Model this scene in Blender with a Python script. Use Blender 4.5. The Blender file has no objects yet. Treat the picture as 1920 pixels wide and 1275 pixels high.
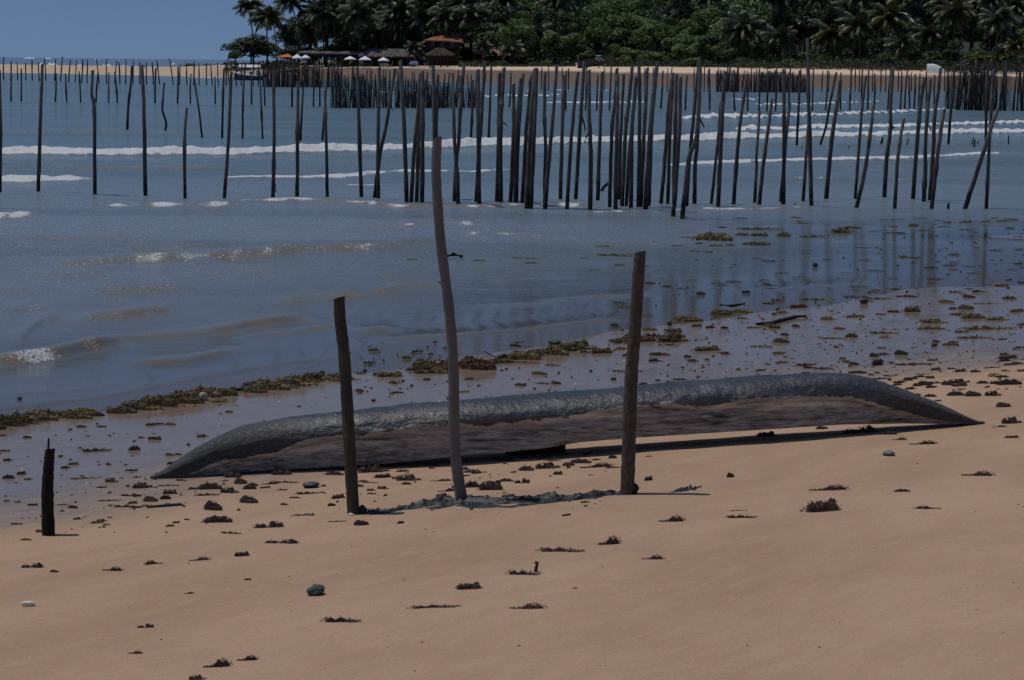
import bpy, math, random
import numpy as np
from mathutils import Vector, Matrix, Quaternion

random.seed(7)
rng = np.random.default_rng(11)
scene = bpy.context.scene
COL = scene.collection

# ------------------------------------------------------------------ camera
EYE = Vector((0.0, 0.0, 2.8))
FPX, CX, CY = 4000.0, 960.0, 637.5
PITCH = math.atan((CY - 118.5) / FPX)
ROLL = math.radians(0.70)
fwd = Vector((0, math.cos(PITCH), -math.sin(PITCH)))
up0 = Vector((0, math.sin(PITCH), math.cos(PITCH)))
r0 = Vector((1, 0, 0))
RIGHT = r0 * math.cos(ROLL) + up0 * math.sin(ROLL)
UP = up0 * math.cos(ROLL) - r0 * math.sin(ROLL)
cam_data = bpy.data.cameras.new('camera')
cam_data.sensor_fit = 'HORIZONTAL'
cam_data.sensor_width = 36.0
cam_data.lens = 75.0
cam_data.clip_start = 0.1
cam_data.clip_end = 60000.0
cam = bpy.data.objects.new('camera', cam_data)
cam.matrix_world = Matrix(((RIGHT.x, UP.x, -fwd.x, EYE.x), (RIGHT.y, UP.y, -fwd.y, EYE.y),
                           (RIGHT.z, UP.z, -fwd.z, EYE.z), (0, 0, 0, 1)))
COL.objects.link(cam)
scene.camera = cam

# ------------------------------------------------------------------ light
SUN_TO = Vector((-0.27, 0.045, 0.95)).normalized()
world = bpy.data.worlds.new('World')
scene.world = world
world.use_nodes = True
wn, wl = world.node_tree.nodes, world.node_tree.links
wn.clear()
sky = wn.new('ShaderNodeTexSky')
sky.sky_type = 'NISHITA'
sky.sun_disc = False
sky.sun_elevation = math.asin(SUN_TO.z)
sky.sun_rotation = math.atan2(SUN_TO.x, SUN_TO.y)
sky.altitude = 0
sky.air_density = 1.0
sky.dust_density = 0.3
sky.ozone_density = 2.0
tint = wn.new('ShaderNodeMix'); tint.data_type = 'RGBA'; tint.blend_type = 'MULTIPLY'
tint.inputs[0].default_value = 1.0
tint.inputs[7].default_value = (0.80, 0.89, 0.98, 1)
hz = wn.new('ShaderNodeMix'); hz.data_type = 'RGBA'
hz.inputs[6].default_value = (0.98, 1.00, 1.03, 1); hz.inputs[7].default_value = (0.76, 0.86, 0.97, 1)   # a little paler towards the horizon, all round
hr = wn.new('ShaderNodeMapRange'); hr.interpolation_type = 'SMOOTHSTEP'; hr.inputs[1].default_value = -0.005; hr.inputs[2].default_value = 0.055
bg = wn.new('ShaderNodeBackground'); bg.inputs[1].default_value = 0.10
wo = wn.new('ShaderNodeOutputWorld')
# humid, evenly blue air: the sky keeps the tone of its middle heights down to the horizon
tc = wn.new('ShaderNodeTexCoord'); sx = wn.new('ShaderNodeSeparateXYZ'); mr = wn.new('ShaderNodeMapRange'); cx = wn.new('ShaderNodeCombineXYZ')
mr.inputs[3].default_value = 0.27; mr.inputs[4].default_value = 1.0
nv = wn.new('ShaderNodeVectorMath'); nv.operation = 'NORMALIZE'
wl.new(tc.outputs['Generated'], sx.inputs[0]); wl.new(sx.outputs[0], cx.inputs[0]); wl.new(sx.outputs[1], cx.inputs[1])
wl.new(sx.outputs[2], mr.inputs[0]); wl.new(mr.outputs[0], cx.inputs[2]); wl.new(cx.outputs[0], nv.inputs[0]); wl.new(nv.outputs[0], sky.inputs['Vector'])
wl.new(sx.outputs[2], hr.inputs[0]); wl.new(hr.outputs[0], hz.inputs[0]); wl.new(hz.outputs[2], tint.inputs[7])
wl.new(sky.outputs[0], tint.inputs[6]); wl.new(tint.outputs[2], bg.inputs[0]); wl.new(bg.outputs[0], wo.inputs[0])
sun_d = bpy.data.lights.new('sun', 'SUN')
sun_d.energy = 3.6
sun_d.angle = math.radians(0.53)
sun_d.color = (1.0, 0.96, 0.90)
sun = bpy.data.objects.new('sun', sun_d)
sun.rotation_euler = (-SUN_TO).to_track_quat('-Z', 'Y').to_euler()
sun.location = (-30, 20, 90)
COL.objects.link(sun)
scene.view_settings.view_transform = 'Standard'
scene.view_settings.look = 'None'
scene.view_settings.exposure = -0.72
scene.view_settings.gamma = 1.0
scene.view_settings.use_curve_mapping = False
scene.cycles.use_denoising = False
scene.cycles.sample_clamp_direct = 4.0
scene.cycles.sample_clamp_indirect = 3.0
scene.cycles.max_bounces = 6
scene.cycles.transparent_max_bounces = 8
scene.cycles.caustics_reflective = False
scene.cycles.caustics_refractive = False

# ------------------------------------------------------------------ helpers
def ray(px, py):
    return fwd * FPX + RIGHT * (px - CX) + UP * (CY - py)

def on_z(px, py, z=0.0):
    d = ray(px, py)
    return EYE + d * ((z - EYE.z) / d.z)

def on_y(px, py, y, lean=0.0):
    """point of the pixel's ray on the upright plane at distance y (lean: dy per metre of height)"""
    d = ray(px, py)
    t = (y - EYE.y + lean * EYE.z) / (d.y - lean * d.z)
    return EYE + d * t

def horizon(px):
    return 118.5 + (px - CX) * math.tan(ROLL)

def hash2(ix, iy, seed):
    h = (ix.astype(np.int64) * 374761393 + iy.astype(np.int64) * 668265263 + seed * 2147483647 + 144665) & 0x7fffffff
    h = ((h ^ (h >> 13)) * 1274126177) & 0x7fffffff
    h = (h ^ (h >> 16)) & 0xffff
    return h / 65535.0

def vnoise(x, y, seed=0):
    x = np.asarray(x, float); y = np.asarray(y, float)
    ix = np.floor(x); iy = np.floor(y)
    fx = x - ix; fy = y - iy
    fx = fx * fx * (3 - 2 * fx); fy = fy * fy * (3 - 2 * fy)
    a = hash2(ix, iy, seed); b = hash2(ix + 1, iy, seed)
    c = hash2(ix, iy + 1, seed); d = hash2(ix + 1, iy + 1, seed)
    return ((a * (1 - fx) + b * fx) * (1 - fy) + (c * (1 - fx) + d * fx) * fy) * 2 - 1

def fbm(x, y, seed=0, octaves=4, gain=0.5):
    s = 0; a = 1; n = 0
    for o in range(octaves):
        s = s + a * vnoise(x * 2 ** o + 13.7 * o, y * 2 ** o - 7.1 * o, seed + o)
        n += a; a *= gain
    return s / n

def sstep(a, b, x):
    t = np.clip((x - a) / (b - a), 0, 1)
    return t * t * (3 - 2 * t)

def mesh_from(name, verts, faces, mat=None, smooth=False, attrs=None):
    me = bpy.data.meshes.new(name)
    verts = np.asarray(verts, np.float32)
    if isinstance(faces, np.ndarray):
        k = faces.shape[1]
        me.vertices.add(len(verts)); me.vertices.foreach_set('co', verts.ravel())
        me.loops.add(faces.size); me.loops.foreach_set('vertex_index', faces.ravel().astype(np.int32))
        me.polygons.add(len(faces))
        me.polygons.foreach_set('loop_start', np.arange(0, faces.size, k, dtype=np.int32))
        me.update(calc_edges=True)
    else:
        me.from_pydata(verts.tolist(), [], faces); me.update()
    if smooth:
        me.polygons.foreach_set('use_smooth', np.ones(len(me.polygons), bool))
    if mat:
        me.materials.append(mat)
    for k, v in (attrs or {}).items():
        v = np.asarray(v, np.float32)
        if v.ndim == 1:
            at = me.attributes.new(k, 'FLOAT', 'POINT'); at.data.foreach_set('value', v)
        else:
            at = me.attributes.new(k, 'FLOAT_COLOR', 'POINT')
            at.data.foreach_set('color', np.c_[v, np.ones(len(v))].astype(np.float32).ravel())
    return me

def link(name, data, parent=None, loc=None):
    o = bpy.data.objects.new(name, data)
    COL.objects.link(o)
    if parent is not None:
        o.parent = parent
    if loc is not None:
        o.location = loc
    return o

def tag(o, label=None, cat=None, group=None, kind=None):
    if label: o['label'] = label
    if cat: o['category'] = cat
    if group: o['group'] = group
    if kind: o['kind'] = kind
    return o

def grid_faces(nr, nc):
    i = np.arange(nr - 1)[:, None] * nc + np.arange(nc - 1)[None, :]
    i = i.ravel()
    return np.stack([i, i + 1, i + nc + 1, i + nc], 1)

class MB:
    """collects simple shapes and builds one mesh"""
    def __init__(self):
        self.v = []; self.f = []; self.sm = []
    def add(self, verts, faces, smooth=False):
        b = len(self.v)
        self.v += [tuple(p) for p in verts]
        self.f += [tuple(b + i for i in f) for f in faces]
        self.sm += [smooth] * len(faces)
        return self
    def box(self, c, s, rot=None):
        hx, hy, hz = s[0] / 2, s[1] / 2, s[2] / 2
        vs = [Vector((x, y, z)) for x in (-hx, hx) for y in (-hy, hy) for z in (-hz, hz)]
        if rot is not None:
            vs = [rot @ v for v in vs]
        c = Vector(c)
        return self.add([v + c for v in vs], [(0, 1, 3, 2), (4, 6, 7, 5), (0, 4, 5, 1), (2, 3, 7, 6), (0, 2, 6, 4), (1, 5, 7, 3)])
    def tube(self, pts, radii, n=6, cut=0.0, smooth=True, seed=0, rough=0.0):
        pts = [Vector(p) for p in pts]
        rr = random.Random(seed)
        vs = []; fs = []
        ph = rr.random() * 6.28
        lump = [1 + rough * rr.uniform(-1, 1) for _ in range(n)]
        for i, p in enumerate(pts):
            a = pts[max(0, i - 1)]; b = pts[min(len(pts) - 1, i + 1)]
            t = (b - a).normalized()
            u = t.orthogonal().normalized() if abs(t.z) < 0.9 else (Vector((1, 0, 0)) - t * t.x).normalized()
            w = t.cross(u)
            for k in range(n):
                an = ph + 2 * math.pi * k / n
                r = radii[i] * lump[k] * (1 + rough * 0.6 * rr.uniform(-1, 1))
                q = p + (u * math.cos(an) + w * math.sin(an)) * r
                if i == len(pts) - 1 and cut:
                    q = q + t * (cut * radii[i] * math.cos(an + 0.7))
                vs.append(q)
        m = len(pts)
        for i in range(m - 1):
            for k in range(n):
                fs.append((i * n + k, i * n + (k + 1) % n, (i + 1) * n + (k + 1) % n, (i + 1) * n + k))
        b0 = len(self.f)
        self.add(vs, fs, smooth)
        # separate cap rings keep a crisp cut
        top = [vs[(m - 1) * n + k] for k in range(n)]
        bot = [vs[k] for k in range(n)]
        self.add(top, [tuple(range(n))]); self.add(bot, [tuple(reversed(range(n)))])
        return self
    def mesh(self, name, mat=None):
        me = bpy.data.meshes.new(name)
        me.from_pydata([tuple(p) for p in self.v], [], self.f); me.update()
        me.polygons.foreach_set('use_smooth', np.array(self.sm, bool))
        if mat: me.materials.append(mat)
        return me
    def build(self, name, mat=None, parent=None, loc=None):
        return link(name, self.mesh(name, mat), parent, loc)

ONES = ['', 'first', 'second', 'third', 'fourth', 'fifth', 'sixth', 'seventh', 'eighth', 'ninth', 'tenth', 'eleventh', 'twelfth',
        'thirteenth', 'fourteenth', 'fifteenth', 'sixteenth', 'seventeenth', 'eighteenth', 'nineteenth']
TENS = {2: ('twenty', 'twentieth'), 3: ('thirty', 'thirtieth'), 4: ('forty', 'fortieth'), 5: ('fifty', 'fiftieth'), 6: ('sixty', 'sixtieth')}
def ordinal(n):
    if n < 20: return ONES[n]
    t, o = divmod(n, 10)
    return TENS[t][1] if o == 0 else TENS[t][0] + '-' + ONES[o]

# ------------------------------------------------------------------ materials
class Mat:
    def __init__(self, name):
        self.m = bpy.data.materials.new(name); self.m.use_nodes = True
        self.t = self.m.node_tree; self.n = self.t.nodes; self.n.clear()
        self.out = self.n.new('ShaderNodeOutputMaterial')
        self._pos = None
    def L(self, a, b): self.t.links.new(a, b)
    def pos(self, kind='Object'):
        tc = self.n.new('ShaderNodeTexCoord'); return tc.outputs[kind]
    def wpos(self):
        g = self.n.new('ShaderNodeNewGeometry'); return g.outputs['Position']
    def scaled(self, vec, s, rotz=0.0):
        mp = self.n.new('ShaderNodeMapping'); mp.inputs['Scale'].default_value = s
        mp.inputs['Rotation'].default_value = (0, 0, rotz)
        self.L(vec, mp.inputs[0]); return mp.outputs[0]
    def noise(self, vec, scale=5, detail=3, rough=0.55, dist=0.0, color=False):
        t = self.n.new('ShaderNodeTexNoise'); t.inputs['Scale'].default_value = scale
        t.inputs['Detail'].default_value = detail; t.inputs['Roughness'].default_value = rough
        t.inputs['Distortion'].default_value = dist
        if vec is not None: self.L(vec, t.inputs['Vector'])
        return t.outputs['Color' if color else 0]
    def vor(self, vec, scale=5, feature='F1', out='Distance', rand=1.0):
        t = self.n.new('ShaderNodeTexVoronoi'); t.feature = feature; t.inputs['Scale'].default_value = scale
        t.inputs['Randomness'].default_value = rand
        if vec is not None: self.L(vec, t.inputs['Vector'])
        return t.outputs[out]
    def ramp(self, fac, stops, interp='LINEAR'):
        r = self.n.new('ShaderNodeValToRGB'); cr = r.color_ramp; cr.interpolation = interp
        while len(cr.elements) < len(stops): cr.elements.new(0.5)
        for e, (p, c) in zip(cr.elements, stops):
            e.position = p
            e.color = (c, c, c, 1) if isinstance(c, (int, float)) else (*c, 1)
        self.L(fac, r.inputs[0]); return r.outputs[0]
    def mapr(self, v, a, b, c=0.0, d=1.0, smooth=True):
        r = self.n.new('ShaderNodeMapRange'); r.interpolation_type = 'SMOOTHSTEP' if smooth else 'LINEAR'
        for i, x in zip((1, 2, 3, 4), (a, b, c, d)): r.inputs[i].default_value = x
        self.L(v, r.inputs[0]); return r.outputs[0]
    def math(self, op, a, b=None, clamp=False):
        m = self.n.new('ShaderNodeMath'); m.operation = op; m.use_clamp = clamp
        for i, x in enumerate((a, b)):
            if x is None: continue
            if isinstance(x, (int, float)): m.inputs[i].default_value = x
            else: self.L(x, m.inputs[i])
        return m.outputs[0]
    def mix(self, fac, a, b, mode='MIX'):
        m = self.n.new('ShaderNodeMix'); m.data_type = 'RGBA'; m.blend_type = mode
        for i, x in ((0, fac), (6, a), (7, b)):
            if isinstance(x, (int, float)): m.inputs[i].default_value = x if i == 0 else (x, x, x, 1)
            elif isinstance(x, tuple): m.inputs[i].default_value = (*x, 1)
            else: self.L(x, m.inputs[i])
        return m.outputs[2]
    def attr(self, name, out='Fac'):
        a = self.n.new('ShaderNodeAttribute'); a.attribute_name = name; return a.outputs[out]
    def rand(self):
        return self.n.new('ShaderNodeObjectInfo').outputs['Random']
    def sepz(self, vec, k=2):
        s = self.n.new('ShaderNodeSeparateXYZ'); self.L(vec, s.inputs[0]); return s.outputs[k]
    def bump(self, h, strength=0.5, dist=0.01, normal=None):
        b = self.n.new('ShaderNodeBump'); b.inputs['Strength'].default_value = strength; b.inputs['Distance'].default_value = dist
        self.L(h, b.inputs['Height'])
        if normal is not None: self.L(normal, b.inputs['Normal'])
        return b.outputs[0]
    def principled(self, color, rough=0.6, spec=0.5, normal=None, **kw):
        p = self.n.new('ShaderNodeBsdfPrincipled')
        def put(k, v):
            if isinstance(v, (int, float)): p.inputs[k].default_value = v
            elif isinstance(v, tuple): p.inputs[k].default_value = (*v, 1) if len(v) == 3 else v
            else: self.L(v, p.inputs[k])
        put('Base Color', color); put('Roughness', rough); put('Specular IOR Level', spec)
        if normal is not None: self.L(normal, p.inputs['Normal'])
        for k, v in kw.items(): put(k, v)
        return p.outputs[0]
    def done(self, shader):
        self.L(shader, self.out.inputs[0]); return self.m

def plain(name, color, rough=0.7, spec=0.3, var=0.3, scale=8.0, bump=0.0):
    m = Mat(name)
    p = m.pos()
    n = m.noise(p, scale, 4)
    dark = tuple(c * (1 - var) for c in color); lite = tuple(min(1, c * (1 + var)) for c in color)
    c = m.mix(m.mapr(n, 0.3, 0.7), dark, lite)
    return m.done(m.principled(c, rough, spec, m.bump(n, bump, 0.02) if bump else None))

def wood_mat(name, a, b, rough=0.8, algae=False, grain=(60, 60, 5), spec=0.25):
    m = Mat(name)
    w = m.pos('Object')
    g = m.noise(m.scaled(w, grain), 1.0, 5, 0.65, 0.3)
    big = m.noise(w, 3.0, 3)
    c = m.mix(m.mapr(g, 0.3, 0.7), a, b)
    c = m.mix(m.mapr(big, 0.35, 0.7), c, tuple(x * 0.55 for x in a))
    c = m.mix(m.math('MULTIPLY', m.rand(), 0.45), c, tuple(x * 0.5 for x in b))
    if algae:
        gzz = m.sepz(m.pos('Generated'))
        c = m.mix(m.math('MULTIPLY', m.mapr(gzz, 0.45, 1.0), m.mapr(big, 0.25, 0.6)), c, tuple(min(1, x * 1.7) for x in a))
    if algae:
        z = m.sepz(m.wpos())
        f = m.math('SUBTRACT', 0.42, z)
        f = m.math('ADD', f, m.math('MULTIPLY', m.math('SUBTRACT', m.noise(w, 9, 3), 0.5), 0.9))
        c = m.mix(m.mapr(f, -0.05, 0.25), c, (0.018, 0.017, 0.014))
        f2 = m.math('ADD', m.math('SUBTRACT', 0.14, z), m.math('MULTIPLY', m.math('SUBTRACT', m.noise(m.wpos(), 5, 2), 0.5), 0.8))
        c = m.mix(m.math('MULTIPLY', m.mapr(f2, 0.0, 0.2), 0.7), c, (0.035, 0.05, 0.014))
    return m.done(m.principled(c, rough, spec, m.bump(g, 0.7, 0.006)))

# ------------------------------------------------------------------ terrain functions
SE = Vector((0.662, 0.7495)); SN = Vector((0.7495, -0.662)); SO = Vector((-3.96, 16.4))
def shore_td(x, y):
    return (x - SO.x) * SE.x + (y - SO.y) * SE.y, (x - SO.x) * SN.x + (y - SO.y) * SN.y
_sp = [on_z(*p) for p in [(-500, 905), (-200, 850), (0, 797), (200, 776), (400, 742), (640, 712), (800, 690), (1000, 655), (1200, 622),
                          (1400, 588), (1600, 556), (1920, 520), (2300, 488)]]
_st, _sd = zip(*[shore_td(p.x, p.y) for p in _sp])
_st = np.array(_st); _sd = np.array(_sd)

def shore_d(x, y):
    t, d = shore_td(x, y)
    return t, d - np.interp(t, _st, _sd)

def ground(x, y):
    x = np.asarray(x, float); y = np.asarray(y, float)
    t, d = shore_d(x, y)
    z = np.where(d < 0, 0.028 * d, 0.0)
    dd = np.clip(d, 0, None)
    z = z + 0.010 * np.minimum(dd, 1.6) + 0.033 * np.clip(dd - 1.6, 0, 2.4) + 0.055 * np.clip(dd - 4, 0, 4) + 0.07 * np.clip(dd - 8, 0, None)
    z = np.maximum(z, -1.4)
    z = z + 0.16 * np.exp(-((x - 9.2) / 3.2) ** 2 - ((y - 35.6 - 0.5 * vnoise(x * 0.6, y * 0, 3)) / 1.0) ** 2)
    amp = 0.35 + 0.65 * sstep(3, 7, d)
    z = z + amp * (0.014 * vnoise(x * 0.45, y * 0.45, 5) + 0.005 * vnoise(t * 0.7, d * 1.7, 9)) + 0.0035 * vnoise(t * 1.4, d * 3.1, 10)
    return z

def gz(x, y):
    return float(ground(np.array([x]), np.array([y]))[0])

def on_ground(px, py):
    z = 0.0
    for _ in range(25):
        p = on_z(px, py, z)
        z = 0.6 * gz(p.x, p.y) + 0.4 * z
    p = on_z(px, py, z)
    p.z = gz(p.x, p.y)
    return p

_wp = [on_ground(*p) for p in [(-300, 1060), (0, 1000), (200, 975), (400, 930), (640, 878), (900, 846), (1150, 812), (1400, 765),
                               (1600, 722), (1750, 705), (1920, 690), (2300, 650)]]
_wt, _wd = zip(*[[float(v) for v in shore_d(p.x, p.y)] for p in _wp])
print('wet line d', [round(v, 2) for v in _wd])
def wetness(x, y):
    t, d = shore_d(x, y)
    wl = np.interp(t, _wt, _wd)
    q = d - wl + 0.35 * fbm(t * 0.8, d * 2.0, 21, 3)
    return 1 - sstep(-0.55, 0.35, q), 1 - sstep(-2.0, -0.3, q + 0.5 * fbm(t * 0.5, d * 2.5, 31, 3))

# far shore
_fp = [on_z(*p) for p in [(-900, 127), (-300, 132), (0, 136), (440, 145), (900, 155), (1300, 162.5), (1900, 168), (2500, 174), (3200, 180)]]
_fx = np.array([p.x for p in _fp]); _fy = np.array([p.y for p in _fp])
def far_ground(x, y):
    x = np.asarray(x, float); y = np.asarray(y, float)
    s = y - np.interp(x, _fx, _fy) + 2.0 * vnoise(x * 0.06, y * 0, 2)
    land = np.where(s < 0, 0.03 * s, (2.38 + .42 * sstep(-25, 60, x)) * (1 - np.exp(-np.clip(s, 0, None) / 15.0)))
    hill = 5.0 * sstep(70, 150, s) + 10 * sstep(140, 320, s)
    xe = -58 + 5 * vnoise(y * 0.03, y * 0, 8)
    land = land + hill * sstep(xe + 8, xe + 45, x)
    spit = np.where(s < 0, 0.03 * s, 1.35 * np.sin(np.clip(s / 70, 0, 1.3) * math.pi))
    k = sstep(xe - 12, xe + 14, x)
    # the spit's land peters out behind
    return np.maximum(land * k + spit * (1 - k), -1.5) + 0.05 * vnoise(x * 0.3, y * 0.3, 4)

def fgz(x, y):
    return float(far_ground(np.array([x]), np.array([y]))[0])

# ------------------------------------------------------------------ sand
def sand_material():
    m = Mat('beach_sand')
    w = m.pos('Object')
    wet, film = m.attr('wet'), m.attr('film')
    t = m.scaled(w, (1, 1, 1), -math.atan2(SE.y, SE.x))
    patch = m.noise(m.scaled(t, (0.5, 1.1, 1)), 1.0, 5, 0.6)
    fine = m.noise(w, 160, 3, 0.7)
    mid = m.noise(m.scaled(t, (3, 9, 3)), 1.0, 5, 0.62, 0.4)
    dry = m.mix(m.mapr(patch, 0.3, 0.72), (0.345, 0.228, 0.154), (0.430, 0.293, 0.203))
    dry = m.mix(m.math('MULTIPLY', m.mapr(mid, 0.45, 0.75), 0.35), dry, (0.47, 0.33, 0.235))
    dry = m.mix(m.math('MULTIPLY', m.mapr(fine, 0.52, 0.75), 0.35), dry, (0.26, 0.18, 0.12))
    mott = m.noise(m.scaled(t, (3.5, 8, 5)), 1.6, 4, 0.65)
    dry = m.mix(1.0, dry, m.mix(m.mapr(mott, .38, .62), (1.012, 0.972, 0.975), (0.972, 0.998, 0.955)), 'MULTIPLY')
    grit = m.vor(w, 120, 'F1', 'Color')
    dry = m.mix(1.0, dry, m.mapr(m.sepz(grit, 0), 0, 1, 0.90, 1.07, False), 'MULTIPLY')
    spk = m.vor(w, 55)
    dry = m.mix(m.math('MULTIPLY', m.mapr(spk, 0.10, 0.05), m.mapr(m.noise(w, 23, 1), 0.66, 0.7)), dry, (0.10, 0.06, 0.045))
    wetc = m.mix(m.mapr(mid, 0.3, 0.7), (0.215, 0.160, 0.122), (0.285, 0.214, 0.162))
    wetc = m.mix(m.math('MULTIPLY', film, 0.35), wetc, (0.115, 0.092, 0.076))
    col = m.mix(wet, dry, wetc)
    streak = m.noise(m.scaled(t, (1.6, 22, 4)), 1.0, 4, 0.6, 0.3)
    r_wet = m.mapr(film, 0.0, 1.0, 0.42, 0.06)
    r_wet = m.math('ADD', r_wet, m.math('MULTIPLY', m.math('SUBTRACT', streak, 0.5), m.mapr(film, 0, 1, 0.7, 0.15)), True)
    rough = m.n.new('ShaderNodeMix'); rough.data_type = 'FLOAT'
    m.L(wet, rough.inputs[0]); rough.inputs[2].default_value = 0.95; m.L(r_wet, rough.inputs[3])
    spec = m.mapr(wet, 0.0, 1.0, 0.12, 0.5)
    b1 = m.bump(m.math('MULTIPLY', fine, m.mapr(film, 0, 1, 1.0, .15)), 0.5, 0.004)
    b2 = m.bump(m.math('MULTIPLY', mid, m.mapr(film, 0, 1, 1.0, .12)), 0.8, 0.014, b1)
    b3 = m.bump(m.math('MULTIPLY', streak, m.mapr(film, 0, 1, 1.0, .22)), 0.45, 0.010, b2)
    return m.done(m.principled(col, rough.outputs[0], spec, b3, IOR=1.38))
SAND = sand_material()

ys = np.concatenate([[-25, -15, -8, -3, 0, 1.5, 3.0, 4.0, 4.8], 2.8 * FPX / np.linspace(2000, 430, 430) * 0.93, [27, 30, 33, 35, 36, 38, 42, 50, 62]])
ys = np.unique(np.round(ys, 4))
us = np.concatenate([np.linspace(-1.2, -0.30, 30)[:-1], np.linspace(-0.30, 0.30, 400), np.linspace(0.30, 1.2, 30)[1:]])
YY = np.repeat(ys[:, None], len(us), 1)
XX = us[None, :] * np.maximum(YY, 9.0)
ZZ = ground(XX.ravel(), YY.ravel())
wet, film = wetness(XX.ravel(), YY.ravel())
ZZ = ZZ + (1 - wet) * (0.003 * fbm(XX.ravel() * 6, YY.ravel() * 3, 41, 3))
me = mesh_from('beach', np.c_[XX.ravel(), YY.ravel(), ZZ], grid_faces(len(ys), len(us)), SAND, True, {'wet': wet, 'film': film})
tag(link('beach', me), 'smooth tan sand beach sloping down to wet sand', kind='structure')

# far beach and sand spit
def far_sand_material():
    m = Mat('far_sand')
    w = m.wpos()
    z = m.sepz(w)
    n = m.noise(m.scaled(w, (0.05, 0.15, 0.3)), 1.0, 4)
    zz = m.math('ADD', z, m.math('MULTIPLY', m.math('SUBTRACT', n, 0.5), 0.5))
    wetf = m.mapr(zz, 2.0, 1.55)
    x = m.sepz(w, 0)
    wetf = m.math('MULTIPLY', wetf, m.mapr(x, -60, -25, 0.35, 1.0))
    dry = m.mix(n, (0.58, 0.425, 0.295), (0.70, 0.54, 0.39))
    c = m.mix(wetf, dry, (0.135, 0.095, 0.070))
    veg = m.mapr(m.math('ADD', z, m.math('MULTIPLY', m.noise(w, 0.3, 2), 1.2)), 3.0, 3.5)
    c = m.mix(veg, c, (0.03, 0.032, 0.018))
    return m.done(m.principled(c, 0.8, 0.25, m.bump(m.noise(w, 2.0, 3), 0.4, 0.08)))
fx = np.linspace(-230, 330, 330)
fs = np.concatenate([np.linspace(-14, 60, 90), np.linspace(62, 480, 70)])
FX = np.repeat(fx[None, :], len(fs), 0)
FY = np.interp(FX, _fx, _fy) + fs[:, None]
FZ = far_ground(FX.ravel(), FY.ravel())
me = mesh_from('far_shore', np.c_[FX.ravel(), FY.ravel(), FZ], grid_faces(len(fs), len(fx)), far_sand_material(), True)
tag(link('far_shore', me), 'far sandy shore with a low spit and wooded rise', kind='structure')

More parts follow.
